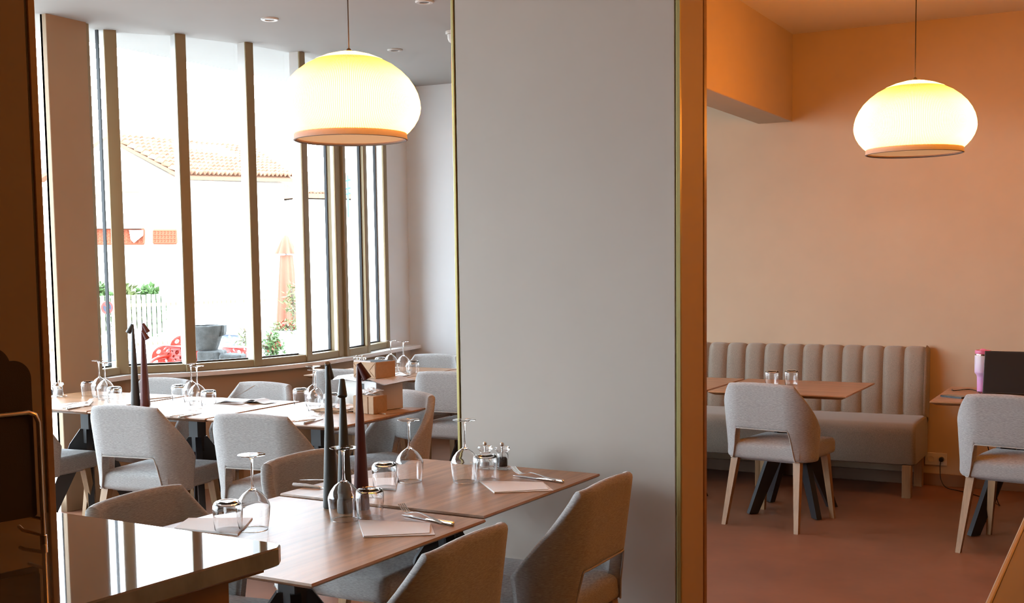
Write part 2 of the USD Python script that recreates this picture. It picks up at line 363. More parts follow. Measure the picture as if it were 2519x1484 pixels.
# --- windows: mullion, bottom rail, black gasket, pane
def seg_frame(a, b, z=0):
    a, b = np.array([*a, z]), np.array([*b, z]); x = b-a; L = np.linalg.norm(x)
    return frame_m(a, x, np.cross([0, 0, 1.], x/L), [0, 0, 1.]), L        # local x along, y outwards, z up
def make_window(n, a, b, wm0, wm1, zb=.812, wnext=.04):
    T, L = seg_frame(a, b); W = thing('window_%d' % n, None, None, kind='structure')
    P = lambda nm, m, mt, par=W: obj(nm, mv(m, T), mt, par)
    zt = H+.01
    P('mullion', bx(-wm0*.85, wm0*.75, -.01, .006, zb, zt, .004), M['alu']); P('sky_lit_reveal', bx(-wm0*.7, wm0*.6, .006, .085, zb, zt, .002), M['lit_reveal'])  # white sides paint in the sky-lit reveals
    if wm1: P('mullion', bx(L-wm1, L+wm1*.9, -.01, .006, zb, zt, .004), M['alu']); P('sky_lit_reveal', bx(L-wm1*.85, L+wm1*.7, .006, .085, zb, zt, .002), M['lit_reveal'])
    x0, x1 = wm0*.6, L-(wm1*.85 or wnext*.7)
    P('bottom_rail', bx(x0, x1, -.005, .085, zb, zb+.05, .004), M['alu'])
    g, y0, y1, z0 = .011, .062, .082, zb+.05
    P('gasket', cat(bx(x0, x0+g, y0, y1, z0, zt, 0), bx(x1-g, x1, y0, y1, z0, zt, 0), bx(x0+g, x1-g, y0, y1, z0, z0+g, 0)), M['rubber'])
    P('pane', sheet(x0+g, x1-g, .072, z0+g, zt), M['pane'])
    return W
widths = [.03, .050, .046, .044, .045, .045, .045, .03]
for i in range(7):
    if i == 5: continue
    make_window(i+1, MUL[i], MUL[i+1], widths[i], .04 if i == 6 else (.04 if i == 4 else 0), wnext=widths[min(i+1, 7)])
e_ = [np.array(MUL[7])+(.0, .03), np.array(MUL[8])+(.03, .02)]
struct('wall_window_end', prism(Polygon([e_[0], e_[1], e_[1]+(-.2, .05), e_[0]+(-.16, -.03)]), H, 0), M['white_wall'])
# the sixth bay is a casement standing slightly open into the room
T, L = seg_frame(MUL[5], MUL[6]); ao = math.radians(-2.5)
W = thing('window_6', None, None, kind='structure')
Ts = T @ trimesh.transformations.rotation_matrix(ao, [0, 0, 1]) @ trimesh.transformations.translation_matrix([0.045, -.02, 0])
SL = L-.06
P = lambda nm, m, mt: obj(nm, mv(m, Ts), mt, W)
P('sash_stile', bx(0, .05, -.012, .05, .80, H-.005, .005), M['alu']); P('sash_stile', bx(SL-.055, SL, -.012, .05, .80, H-.005, .005), M['alu'])
P('sash_rail', bx(.05, SL-.055, -.012, .05, .80, .865, .005), M['alu'])
P('gasket', cat(bx(.05, .061, .02, .04, .865, H-.005, 0), bx(SL-.066, SL-.055, .02, .04, .865, H-.005, 0), bx(.061, SL-.066, .02, .04, .865, .876, 0)), M['rubber'])
P('pane', sheet(.061, SL-.066, .030, .876, H-.005), M['pane'])
obj('mullion', mv(bx(-.03, .045, .03, .085, .812, H+.01, .004), T), M['alu'], W)
# full height glazing left of the pillar, along the same street front
for k in range(6):
    v1 = 5.09-k*1.15; v0 = v1-1.15
    W = thing('window_%d' % (9+k), None, None, kind='structure')
    obj('mullion', bx(-6.0, -5.90, v0-.03, min(v0+.03, 5.088), 0, H+.01, .004), M['alu'], W)
    obj('bottom_rail', bx(-5.99, -5.91, v0+.03, v1-.03, .0, .09, .004), M['alu'], W)
    obj('gasket', cat(bx(-5.985, -5.965, v0+.03, v0+.041, .09, H, 0), bx(-5.92, -5.905, v1-.041+(.05 if k == 0 else 0), v1-.03+(.03 if k == 0 else 0), .09, H, 0), bx(-5.985, -5.965, v0+.041, v1-.041, .09, .101, 0)), M['rubber'], W)
    obj('pane', sheet(v0+.041, v1-(.002 if k == 0 else .041), 5.915, .101, H, True), M['pane'], W)
struct('wall_corner', bx(-6.1, -5.87, VF, 5.09-6*1.15-.03, -.1, H+.01, 0), M['tan_wall'])
# recessed downlights and the smoke detector
def b_spot(t):
    obj('ring', lathe([(.028, -.001), (.032, -.006), (.05, -.006), (.055, -.001), (.055, .004), (.028, .004)], 32, closed=True), M['spot_ring'], t)
    obj('reflector', lathe([(.029, -.002), (.02, .003), (.0005, .004)], 24), M['spot_dark'], t)
spot = Kind('ceiling_downlight', 'downlight', b_spot)
for (u, v), lb in (((-4.83, 5.91), 'recessed round ceiling downlight left of the hanging lamp cord, near the windows'), ((-4.756, 7.20), 'recessed round ceiling downlight right of the near lampshade, close to its shoulder'), ((-3.75, 6.0), 'recessed round ceiling downlight cut by the top edge of the picture, left of the pillar')):
    spot((u, v, H-.004), 0, lb, 'recessed ceiling downlights')
spot((-.60, 6.95, H-.004), 0, 'recessed round ceiling downlight at the top right corner over the orange wall', 'recessed ceiling downlights')
sd = thing('smoke_detector', 'white domed smoke detector on the ceiling, half hidden by the brass edged pillar', 'smoke detector', (-4.06, 6.86, H))
obj('base_plate', lathe([(.0, -.02), (.055, -.02), (.058, -.015), (.058, 0), (0, 0)], 28), M['plastic_white'], sd)
obj('dome', lathe([(.0, -.082), (.02, -.079), (.036, -.068), (.044, -.05), (.047, -.021), (0, -.021)], 28), M['plastic_white'], sd)

# ================================================================== PENDANT LAMPS
def b_pendant(t):
    # local origin at the apex of the shade
    prof = [(.004, 0), (.05, -.006), (.10, -.019), (.142, -.036), (.147, -.040), (.185, -.060), (.222, -.088), (.252, -.118), (.274, -.150), (.289, -.182), (.297, -.212), (.300, -.240), (.297, -.262), (.288, -.288), (.272, -.315), (.252, -.338), (.236, -.352)]
    n = NRIB*2; a = np.arange(n)*2*PI/n; z = np.where(np.arange(n) % 2 == 0, 1.0, -1.0)
    rings = []
    for r, h in prof:
        amp = min(.0026, r*.012); rr = r+amp*z
        rings.append(np.stack([rr*np.cos(a), rr*np.sin(a), np.full(n, h)], 1))
    v, f = grid(np.array(rings), False, True)
    m = trimesh.Trimesh(v, f[:, ::-1], process=False)
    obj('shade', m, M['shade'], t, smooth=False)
    obj('hem_band', lathe([(.236, -.350), (.240, -.348), (.243, -.376), (.238, -.378), (.232, -.374), (.231, -.352)], 72, closed=True), M['shade_band'], t, label='plain fabric hem band round the opening')
    obj('diffuser', lathe([(.0005, -.3665), (.230, -.3665), (.230, -.3635), (.0005, -.3635)], 64), M['diffuser'], t)
    obj('cap', lathe([(.0005, .012), (.006, .012), (.012, .004), (.012, -.004), (.0005, -.004)], 16), M['cord'], t)
    obj('cord', tube([(0, 0, .01), (0, 0, .30), (0, 0, H-2.42)], .0028, 6), M['cord'], t)
    obj('ceiling_rose', lathe([(.0005, H-2.42), (.05, H-2.42), (.05, H-2.42-.018), (.008, H-2.42-.026), (.0005, H-2.42-.026)], 24), M['plastic_white'], t)
pend = Kind('pendant_lamp', 'pendant lamp', b_pendant)
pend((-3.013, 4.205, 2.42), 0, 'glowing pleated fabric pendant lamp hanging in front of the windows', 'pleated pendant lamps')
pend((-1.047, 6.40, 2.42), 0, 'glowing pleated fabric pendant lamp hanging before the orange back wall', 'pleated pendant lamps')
for p, lb in (((1.35, 6.4), 'along the back wall'), ((0.75, 3.3), 'over the bar')):  # unseen pendants, added to warm the chair backs and the bar side
    pend((*p, 2.42), 0, 'added glowing pleated pendant lamp outside the picture to the right, '+lb, 'pleated pendant lamps')

# ================================================================== CHAIRS
def shell_parts():
    # plan path of the back: left wing front -> round the back -> right wing front
    pts = []
    for y in np.linspace(-.048, -.10, 5): pts.append((-.250, y))
    for a in np.linspace(180, 270, 17)[1:]: pts.append((-.125+.125*math.cos(math.radians(a)), -.10+.125*math.sin(math.radians(a))))
    for x in np.linspace(-.125, .125, 25)[1:]: pts.append((x, -.225))
    for a in np.linspace(270, 360, 17)[1:]: pts.append((.125+.125*math.cos(math.radians(a)), -.10+.125*math.sin(math.radians(a))))
    for y in np.linspace(-.10, -.048, 5)[1:]: pts.append((.250, y))
    p = np.array(pts); d = np.r_[0, np.cumsum(np.linalg.norm(np.diff(p, axis=0), axis=1))]; L = d[-1]
    # extra samples around the slot ends
    s = np.unique(np.concatenate([np.linspace(0, L, 96), L/2-.165+np.linspace(-.03, .03, 13), L/2+.165+np.linspace(-.03, .03, 13)]))
    xy = np.stack([np.interp(s, d, p[:, 0]), np.interp(s, d, p[:, 1])], 1)
    t = np.gradient(xy, axis=0); t /= np.linalg.norm(t, axis=1, keepdims=True)
    nrm = np.stack([t[:, 1], -t[:, 0]], 1)                       # points outwards (left wing -> -x)
    if nrm[len(s)//2][1] > 0: nrm = -nrm
    q = np.abs(s-L/2)                                            # distance from the middle of the back
    k = np.clip((q-.185)/(L/2-.185), 0, 1)
    top = np.where(q < .185, .828-.010*(q/.185)**2, np.maximum(.818-.262*k, .2))
    blend = np.clip((q-.20)/.03, 0, 1)
    sm = np.clip((q-.150)/.035, 0, 1); sm = sm*sm*(3-2*sm)
    bot = .556-(.556-.382)*sm
    th = .021*np.clip((L/2-q)/.02, .35, 1)**.5
    rings = []; K = 14
    for i in range(len(s)):
        z0, z1, h = bot[i], top[i], th[i]
        zs = np.linspace(z0+h, z1-h, K); loop = []
        loop += [(h, z) for z in zs]                             # outside, upwards
        loop += [(h*math.cos(a), z1-h+h*math.sin(a)) for a in np.linspace(0, PI, 7)[1:-1]]
        loop += [(-h, z) for z in zs[::-1]]
        loop += [(h*math.cos(a), z0+h+h*math.sin(a)) for a in np.linspace(PI, 2*PI, 7)[1:-1]]
        R = []
        for o, z in loop:
            up = max(z-.45, 0)
            x, y = xy[i]+nrm[i]*o
            y -= .03*min(max(0, .55-z)/.12, 1)*max(0, (xy[i][1]+.14)/.09)
            x *= 1+.05*up/.37
            y += -.125*up*(1 if xy[i][1] < -.05 else 1)
            R.append((x, y, z))
        rings.append(R)
    back = loft(rings)
    # welt round the slot opening
    ii = np.where(q < .205)[0]
    w = [(xy[i][0]+nrm[i][0]*(th[i]+.001), xy[i][1]+nrm[i][1]*(th[i]+.001)-.125*max(bot[i]+.006-.45, 0), bot[i]+.006) for i in ii]
    return back, tube(w, .0032, 6)
def b_chair(t):
    back, welt = shell_parts()
    bk = obj('backrest', back, M['fabric'], t)
    obj('piping', welt, M['piping'], bk)
    plan = Polygon([(-.222, -.228), (.222, -.228), (.222, .0), (.226, .05), (.228, .262), (-.228, .262), (-.226, .05), (-.222, .0)]).buffer(-.03).buffer(.03)
    plan = plan.buffer(.03).buffer(-.03)
    obj('seat', cushion(plan, .382, .476, .028, .014), M['fabric'], t)
    obj('seat_base', cushion(Polygon([(-.17, -.17), (.17, -.17), (.18, .19), (-.18, .19)]).buffer(.015), .372, .386, .006, 0, 48, 2), M['fabric'], t)
    for sx, sy in ((-1, -1), (1, -1), (-1, 1), (1, 1)):
        top = np.array([sx*.19, sy*.185-.005, .385]); bot = np.array([sx*.222, -.272 if sy < 0 else .225, 0.0])
        P = []
        for c, h in ((top, .021), (bot, .0125)):
            for a, b in ((-1, -1), (1, -1), (1, 1), (-1, 1)): P.append(c+np.array([a*h, b*h, 0]))
        m = hull(P)
        obj('leg', m, M['beech'], t, smooth=20)
chair = Kind('dining_chair', 'chair', b_chair)
G1 = 'grey fabric dining chairs'
CH = [
 (-1.745, 2.525, 90, 'dining chair with dark back, nearest to us, cut by the lower edge'),
 (-1.735, 3.375, 90, 'dining chair in front of the grey pillar, dark back with open slot'),
 (-2.415, 2.60, -87, 'dining chair behind the stone counter corner, only its rounded back top showing'),
 (-2.430, 3.39, -90, 'dining chair left of the near table lamps, inner back facing right'),
 (-4.50, 4.52, 7, 'light grey dining chair with its back to us, left of the middle table row'),
 (-3.665, 4.50, 6, 'light grey dining chair with its back to us, centre of the middle row'),
 (-5.43, 4.50, 4, 'dining chair half hidden by the dark left wall, left of the middle row'),
 (-5.35, 5.185, 182, 'dining chair beyond the middle row, back top showing right of the red lamps'),
 (-4.59, 5.20, 178, 'dining chair beyond the middle row behind the folded leaflets, back top below the windows'),
 (-3.585, 5.135, 152, 'dining chair turned askew at the right end of the middle row, behind the cardboard boxes'),
 (-3.93, 6.70, 2, 'grey far dining chair with its back to us, cut by the brass pillar edge'),
 (-4.68, 6.61, 2, 'grey far dining chair with its back to us, behind the near dark lamp heads'),
 (-4.76, 7.43, 180, 'dining chair beyond the far table against the white wall, only its back top showing'),
 (-3.95, 7.43, 180, 'dining chair beyond the far table, hidden from here by the grey pillar'),
 (-1.81, 6.69, -10, 'grey dining chair pulled up to the table before the bench, its slotted back towards us'),
 (-.520, 6.545, -11, 'grey dining chair in front of the open laptop, cut by the right edge'),
]
for u, v, r, lb in CH: chair((u, v, 0), r, lb, G1)

# ================================================================== TABLES
def b_table(t):
    # top with a bevelled underside; grain along local x
    a, b, h = .399, .365, .024
    P = [(sx*a, sy*a, -.006) for sx in (-1, 1) for sy in (-1, 1)]+[(sx*(a-.002), sy*(a-.002), 0) for sx in (-1, 1) for sy in (-1, 1)]+[(sx*(a-.004), sy*(a-.004), -.010) for sx in (-1, 1) for sy in (-1, 1)]+[(sx*b, sy*b, -h) for sx in (-1, 1) for sy in (-1, 1)]
    top = hull(P); top.apply_translation([0, 0, .75])
    obj('tabletop', top, M['oak'], t, smooth=False)
    obj('mounting_plate', bx(-.20, .20, -.20, .20, .718, .7275, .002), M['black'], t)
    obj('column', bx(-.034, .034, -.034, .034, .50, .72, .004), M['black'], t)
    for sx, sy in ((-1, -1), (1, -1), (1, 1), (-1, 1)):
        d = np.array([sx, sy, 0])/math.sqrt(2); n = np.array([-d[1], d[0], 0]); P = []
        for c, wd, hh in ((d*.030+[0, 0, .585], .020, .02), (d*.055+[0, 0, .50], .022, .055), (d*.27+[0, 0, .004], .022, .03)):
            for p in (-1, 1):
                for q in (-1, 1): P.append(c+n*wd*p*.75+d*hh*q+[0, 0, 0])
        obj('leg', hull(P), M['black'], t, smooth=20)
table = Kind('dining_table', 'table', b_table)
G2 = 'square oak tables on black steel legs'
TB = [
 (-2.105, 2.612, 88, 'square oak table nearest to us, behind the stone counter'),
 (-2.105, 3.448, 88, 'square oak table in front of the grey pillar, joined to the nearest one'),
 (-5.375, 4.845, 2, 'square oak table at the left end of the middle row by the tan window pillar'),
 (-4.548, 4.850, 2, 'square oak table in the middle of the middle row, under the leaflets'),
 (-3.722, 4.860, 1, 'square oak table at the right end of the middle row, carrying cardboard boxes'),
 (-4.775, 6.985, 1, 'square oak table in the far corner below the curved window sill'),
 (-3.960, 6.985, 1, 'square oak table by the far white wall, mostly hidden by the grey pillar'),
 (-1.820, 6.990, 0, 'square oak table before the bench with two upturned glasses on it'),
 (-2.640, 6.985, 0, 'square oak table left of the bench table, half hidden by the brass edged pillar'),
 (-.575, 6.930, 0, 'square oak table with the laptop, cut by the right edge'),
]
for u, v, r, lb in TB: table((u, v, 0), r, lb, G2)

# ================================================================== TABLEWARE
def scaled(m, r, z):
    m = m.copy(); m.vertices = m.vertices*[r, r, z]; return m
def b_wine(t):
    outer = [(.0345, .0), (.0375, .020), (.0398, .045), (.0408, .058), (.0396, .064), (.0335, .077), (.0235, .090), (.0125, .0985), (.0058, .1035)]
    obj('bowl', scaled(lathe(outer+[(.0030, .1042), (.0006, .1042)]+[(.0006, .0955)]+[(r-.0012, z-.0007) for r, z in outer[:-1]][::-1], 40, closed=True), 1.20, 1.15), M['solid_glass'], t, smooth=28)
    obj('rim', scaled(tube([(.0339*math.cos(a), .0339*math.sin(a), .0006) for a in np.arange(40)*2*PI/40], .0006, 5, closed=True), 1.20, 1.15), M['solid_glass'], t)
    obj('stem', scaled(lathe([(.0004, .1035), (.0054, .1035), (.0040, .110), (.0033, .125), (.0031, .150), (.0034, .168), (.0052, .178), (.0085, .1825), (.0004, .1825)], 20), 1.1, 1.15), M['solid_glass'], t, smooth=40)
    obj('foot', scaled(lathe([(.0004, .1825), (.009, .1828), (.022, .1852), (.0365, .1868), (.0372, .1880), (.0365, .1890), (.0004, .1888)], 40), 1.08, 1.15), M['solid_glass'], t, smooth=40)
wine = Kind('wine_glass', 'glass', b_wine)
def b_tumb(t):
    outer = [(.0345, 0), (.0362, .012), (.0385, .045), (.0393, .062), (.0385, .070), (.0355, .0765), (.030, .0805)]
    obj('bowl', scaled(lathe(outer+[(.024, .0818), (.021, .0815), (.018, .0798), (.0006, .0795), (.0006, .0745), (.028, .0742), (.034, .0705)]+[(r-.0018, z) for r, z in outer[:4]][::-1], 40, closed=True), 1.09, 1.09), M['solid_glass'], t, smooth=30)
tumb = Kind('drinking_glass', 'glass', b_tumb)
ZT = .7505
def shift(u, v): return (u-.014, v+.028)
WG = [
 (-2.060, 2.790, 'upturned wine glass standing in front of the dark table lamps on the nearest table'),
 (-2.225, 2.575, 'upturned wine glass on the nearest table right behind the stone counter corner'),
 (-2.225, 3.400, 'upturned wine glass left of centre on the table before the pillar'),
 (-2.045, 3.475, 'upturned wine glass on the table before the pillar, beside the salt mill'),
 (-5.435, 4.975, 'upturned wine glass by the tan window pillar, the further of the two there'),
 (-5.285, 4.880, 'upturned wine glass by the tan window pillar, the nearer of the two there'),
 (-4.720, 4.985, 'upturned wine glass right of the red lamps on the middle row, the further one'),
 (-4.570, 4.870, 'upturned wine glass right of the red lamps on the middle row, the nearer one'),
 (-3.935, 5.085, 'upturned wine glass left of the boxes on the middle row, the further one'),
 (-3.790, 4.915, 'upturned wine glass left of the boxes on the middle row, the nearer one'),
 (-4.775, 7.085, 'upturned wine glass on the far corner table, left one of the pair'),
 (-4.610, 7.000, 'upturned wine glass on the far corner table, right one of the pair'),
]
for u, v, lb in WG: wine((*shift(u, v), ZT), 0, lb, 'upturned wine glasses')
TG = [
 (-2.010, 2.850, 'upturned tumbler right of the dark lamp bases on the nearest table'),
 (-2.275, 2.525, 'upturned tumbler half hidden behind the edge of the stone counter'),
 (-2.232, 3.255, 'upturned tumbler beside the left wine glass on the table before the pillar'),
 (-2.002, 3.545, 'upturned tumbler standing in front of the salt mill before the pillar'),
 (-5.540, 4.985, 'upturned tumbler against the tan window pillar, left of the wine glasses'),
 (-5.130, 4.800, 'upturned tumbler left of the dark lamp on the middle row'),
 (-4.860, 5.030, 'upturned tumbler just right of the red lamps on the middle row'),
 (-4.480, 4.860, 'upturned tumbler left of the folded leaflets'),
 (-4.060, 5.130, 'upturned tumbler on the middle row right of the leaflets'),
 (-3.740, 4.985, 'upturned tumbler on the middle row next to the dark near lamp heads'),
 (-4.890, 7.120, 'upturned tumbler on the far corner table left of the wine glasses'),
 (-4.480, 6.930, 'upturned tumbler on the far corner table right of the wine glasses'),
 (-1.952, 7.020, 'left one of the two upturned tumblers on the table before the bench'),
 (-1.850, 7.085, 'right one of the two upturned tumblers on the table before the bench'),
]
for u, v, lb in TG: tumb((*shift(u, v), ZT), 0, lb, 'upturned tumblers')
# napkins (folded, one corner turned back), forks and knives
def b_napkin(t):
    A = np.array([(-.150, .045), (-.010, -.125), (.155, -.015), (.070, .100)])
    obj('folded_sheet', prism(Polygon(A), .0022, 0), M['paper'], t)
    B = A*.985; B[2] -= (.018, -.004)
    obj('folded_sheet', prism(Polygon(B), .0022, .0024), M['paper'], t)
napkin = Kind('paper_napkin', 'napkin', b_napkin)
for u, v, r, lb in (
 (-1.876, 2.772, 0, 'folded white paper napkin under the fork on the nearest table'),
 (-1.858, 3.480, 3, 'folded white paper napkin under the fork on the table before the pillar'),
 (-2.365, 2.590, 170, 'folded white paper napkin behind the counter edge, seen through the tumbler'),
 (-2.330, 3.330, 172, 'folded white paper napkin behind the tumbler on the table before the pillar'),
 (-5.245, 4.640, -62, 'folded white paper napkin at the front left of the middle row'),
 (-4.420, 4.590, -60, 'folded white paper napkin on the middle row behind the first light grey chair'),
 (-3.700, 4.660, -62, 'folded white paper napkin in front of the wine glasses near the boxes'),
 (-5.120, 5.080, 120, 'folded white paper napkin behind the dark lamp on the middle row'),
 (-4.560, 6.80, -60, 'folded white paper napkin on the far corner table below the wine glasses'),
 (-4.920, 7.20, 120, 'folded white paper napkin at the back of the far corner table')):
    napkin((u, v, ZT), r, lb, 'folded paper napkins')
def b_fork(t):
    # handle along +x, tines towards -x, curved
    cl = [(-.110, .024), (-.088, .010), (-.066, .004), (-.042, .008), (-.012, .014), (.035, .012), (.118, .004)]
    s = spline([(x, 0, z) for x, z in cl], 6); hw = np.interp(s[:, 0], [-.072, -.054, -.036, -.012, .036, .095, .118], [.012, .011, .005, .0028, .0035, .0065, .0055])
    k = s[:, 0] > -.070
    def strip(c, w, th=.0013):
        R = []
        for (x, y, z), h in zip(c, w): R.append([(x, y-h, z), (x, y-h*.5, z-th*.6), (x, y+h*.5, z-th*.6), (x, y+h, z), (x, y+h, z+th), (x, y-h, z+th)])
        return loft(R)
    h = obj('handle', strip(s[k], hw[k]), M['steel'], t)
    for j in range(4):
        c = s[s[:, 0] < -.064].copy(); c[:, 1] += (j-1.5)*.0064
        obj('tine', strip(c, np.full(len(c), .0017)), M['steel'], h)
fork = Kind('table_fork', 'fork', b_fork)
def b_knife(t):
    R = []
    for x, w, h in ((.118, .0040, .005), (.115, .0078, .0085), (.06, .0072, .008), (.01, .005, .0055), (.0, .004, .004)):
        a = np.arange(10)*2*PI/10; R.append(np.stack([np.full(10, x), w*np.cos(a), h*.75*np.sin(a)+h*.75], 1))
    obj('handle', loft(R), M['steel'], t)
    B = Polygon([(.002, -.004), (.002, .004), (-.03, .0085), (-.08, .009), (-.10, .004), (-.108, -.004), (-.09, -.005)])
    obj('blade', prism(B, .0014, .0022), M['steel'], t)
knife = Kind('table_knife', 'knife', b_knife)
CUT = [
 (-1.850, 2.900, -19, 0, 'on the nearest table, laid over the napkin'),
 (-1.850, 3.628, -16, 0, 'on the table before the pillar, laid beside the napkin'),
 (-2.440, 3.200, 180, 0, 'at the left edge of the pillar table, behind the dark lamps'),
 (-5.135, 4.560, -80, 0, 'at the front left of the middle row by the napkin'),
 (-4.300, 4.530, -80, 0, 'on the middle row behind the first light grey chair'),
 (-3.560, 4.590, -80, 0, 'on the middle row before the boxes'),
 (-4.445, 6.760, -80, 0, 'on the far corner table behind the open carton'),
]
for u, v, r, _, lb in CUT:
    c, s = math.cos(math.radians(r)), math.sin(math.radians(r))
    knife((u+.012*-s*1, v+.012*c, ZT), r+3, 'thick handled steel knife '+lb, 'steel table knives')
    fork((u-.010*-s, v-.010*c, ZT+.011), r-7, 'steel fork '+lb, 'steel table forks')
# salt and pepper mills on clear trays
def sc12(m): return scaled(m, 1.2, 1.2)
def b_mill(fill):
    def f(t):
        obj('body', sc12(lathe([(.0185, .003), (.0205, .010), (.0185, .020), (.0185, .042), (.0150, .048), (.0170, .0515), (.0155, .0515), (.0135, .0478), (.0168, .0415), (.0168, .0205), (.0183, .010), (.0165, .0045)], 28, closed=True)), M['solid_glass'], t)
        obj('contents', sc12(lathe([(.0005, .0062), (.0152, .0062), (.0152, .030), (.012, .034), (.0005, .035)], 20)), M[fill], t)
        obj('crown', sc12(lathe([(.0005, .052), (.017, .052), (.0225, .057), (.0235, .062), (.021, .067), (.014, .0685), (.0005, .0685)], 24)), M['solid_glass'], t)
        obj('spindle', sc12(lathe([(.0005, .034), (.0016, .034), (.0016, .0685), (.0005, .0685)], 8)), M['steel'], t)
        obj('knob', sc12(trimesh.creation.icosphere(2, .0062).apply_translation([0, 0, .0745])), M['steel'], t)
    return f
smill, pmill = Kind('salt_mill', 'salt mill', b_mill('salt')), Kind('pepper_mill', 'pepper mill', b_mill('pepper'))
def b_tray(t):
    pl = Polygon([(-.05, -.012), (.05, -.012), (.05, .012), (-.05, .012)]).buffer(.018)
    obj('dish', prism(pl, .0022, 0), M['acrylic'], t)
    ps, nn = ring_offset(pl, 64)
    obj('rim', tube(np.column_stack([ps-nn*.0015, np.full(64, .0035)]), .0016, 6, closed=True), M['acrylic'], t)
tray = Kind('condiment_tray', 'tray', b_tray)
for (su, sv), (pu, pv), lb in (((-2.125, 3.765), (-2.060, 3.778), 'before the grey pillar'), ((-5.690, 4.915), (-5.735, 4.880), 'at the far left by the tan pillar'), ((-5.060, 7.145), (-5.105, 7.135), 'on the far corner table by the window sill')):
    r = math.degrees(math.atan2(pv-sv, pu-su))
    tray(((su+pu)/2, (sv+pv)/2, ZT), r, 'clear acrylic tray holding two mills '+lb, 'clear mill trays')
    smill((su, sv, ZT+.0025), 0, 'clear salt mill with a steel knob '+lb, 'clear salt mills')
    pmill((pu, pv, ZT+.0025), 0, 'clear pepper mill full of black corns '+lb, 'clear pepper mills')
# tall tapered table lamps with tilted conical heads
def b_tlamp(m, h):
    def f(t):
        obj('column', lathe([(.0005, 0), (.024, 0), (.0255, .004), (.0245, .03), (.0075, h-.035), (.0068, h-.008), (.0035, h), (.0005, h)], 28), M[m], t)
        hd = lathe([(.0005, .018), (.0078, .018), (.0086, .016), (.0148, -.034), (.0142, -.037), (.0005, -.034)], 28)
        T = trimesh.transformations.translation_matrix([.009, 0, h-.012]) @ trimesh.transformations.rotation_matrix(math.radians(-28), [0, 1, 0])
        obj('head', mv(hd, T), M[m], t)
        obj('rubber_base', lathe([(.0005, -.0004), (.0235, -.0004), (.0235, .0012), (.0005, .0012)], 28), M['plastic_black'], t)
    return f
dl = Kind('table_lamp', 'table lamp', b_tlamp('dark_lamp', .405)); dl2 = Kind('table_lamp', 'table lamp', b_tlamp('dark_lamp', .45)); rl = Kind('table_lamp', 'table lamp', b_tlamp('red_lamp', .45)); rl2 = Kind('table_lamp', 'table lamp', b_tlamp('red_lamp', .415))
GL = 'slender table lamps'
dl((-2.135, 2.905, ZT), -55, 'shorter dark grey slender table lamp, head tipped towards us, on the nearest table', GL)
dl2((-2.218, 2.945, ZT), 118, 'taller dark grey slender table lamp, head turned away, on the nearest table', GL)
rl((-2.118, 2.968, ZT), 20, 'oxblood red slender table lamp with its head tilted right, between the two near tables', GL)
dl2((-4.885, 4.735, ZT), 205, 'dark grey slender table lamp with its head tilted left, on the middle row', GL)
rl((-4.850, 4.775, ZT), 28, 'taller oxblood red slender table lamp on the middle row', GL)
rl2((-4.815, 4.735, ZT), 28, 'shorter oxblood red slender table lamp on the middle row', GL)
# leaflets on the middle table
lf = thing('folded_leaflet', 'open folded white leaflet with one leaf standing up on the middle row', 'leaflet', (-4.46, 5.09, ZT), 20)
obj('flat_leaf', prism(Polygon([(-.12, -.08), (.06, -.10), (.07, .06), (-.10, .07)]), .0015, .001), M['leaflet'], lf)
R = []
for i in range(9):
    t_ = i/8; x = -.10+.19*t_; z = .003+.085*t_**1.4
    R.append([(x, -.075+.03*t_, z), (x, .055-.02*t_, z+.004), (x, .055-.02*t_, z+.0055), (x, -.075+.03*t_, z+.0015)])
obj('raised_leaf', loft(R), M['leaflet'], lf)
lf = thing('crumpled_leaflet', 'small printed leaflet lying beside the open white one on the middle row', 'leaflet', (-4.325, 5.12, ZT), -5)
R = []
for i in range(13):
    t_ = i/12; x = -.085+.17*t_; z = .003+.020*math.sin(t_*PI)**2*(1-t_)*1.6
    R.append([(x, -.05, z), (x, .05, z+.003*math.sin(9*t_)), (x, .05, z+.0015+.003*math.sin(9*t_)), (x, -.05, z+.0015)])
obj('sheet', loft(R), M['leaflet'], lf)
obj('spine_shadow', bx(-.083, -.045, -.05, -.01, .0008, .0022, 0), M['dark_lamp'], lf, label='dark strip painted as shade under the spine')  # dark strip drawn for the shade beneath the sheet
# boxes at the right end of the middle row
def carton(t, sx, sy, sz, m, r=.0015, flaps=True):
    obj('body', bx(-sx/2, sx/2, -sy/2, sy/2, 0, sz, r), m, t)
rb = -32.
BX = (-3.46, 5.02)
c1 = thing('small_cardboard_box', 'small kraft cardboard box with a slit down its side, in front of the white carton', 'box', (-3.490, 4.985, ZT), rb+27)
obj('body', bx(-.068, .030, -.055, .055, 0, .088, .002), M['card'], c1)
obj('flap_panel', bx(.0335, .068, -.055, .055, 0, .090, .002), M['card'], c1)
obj('closing_tab', bx(.068, .0695, -.03, .02, .004, .030, .0005), M['card'], c1)
obj('top_flap', bx(-.067, .066, -.05, .05, .0885, .0905, .0005), M['card'], c1)
c2 = thing('white_carton', 'larger pale carton with black printed label, behind the small kraft box', 'box', (-3.575, 5.14, ZT+.006), -20)
obj('body', bx(-.16, .145, -.085, .085, .0, .150, .002), M['whitebox'], c2)
obj('label_print', bx(.005, .038, -.0862, -.0848, .085, .135, 0), M['ink'], c2)
obj('label_print', bx(.012, .036, -.0862, -.0848, .052, .057, 0), M['ink'], c2)
obj('label_panel', bx(-.150, .042, -.0856, -.0846, .02, .14, 0), M['plastic_white'], c2)
obj('base_seam', bx(-.158, .143, -.0862, -.0846, .006, .010, 0), M['ink'], c2)
sh = obj('cardboard_sheet', mv(prism(Polygon([(-.20, -.11), (.235, -.105), (.25, .06), (-.19, .10)]), .0045, 0), t=None, rz=math.radians(-20)), M['card'])
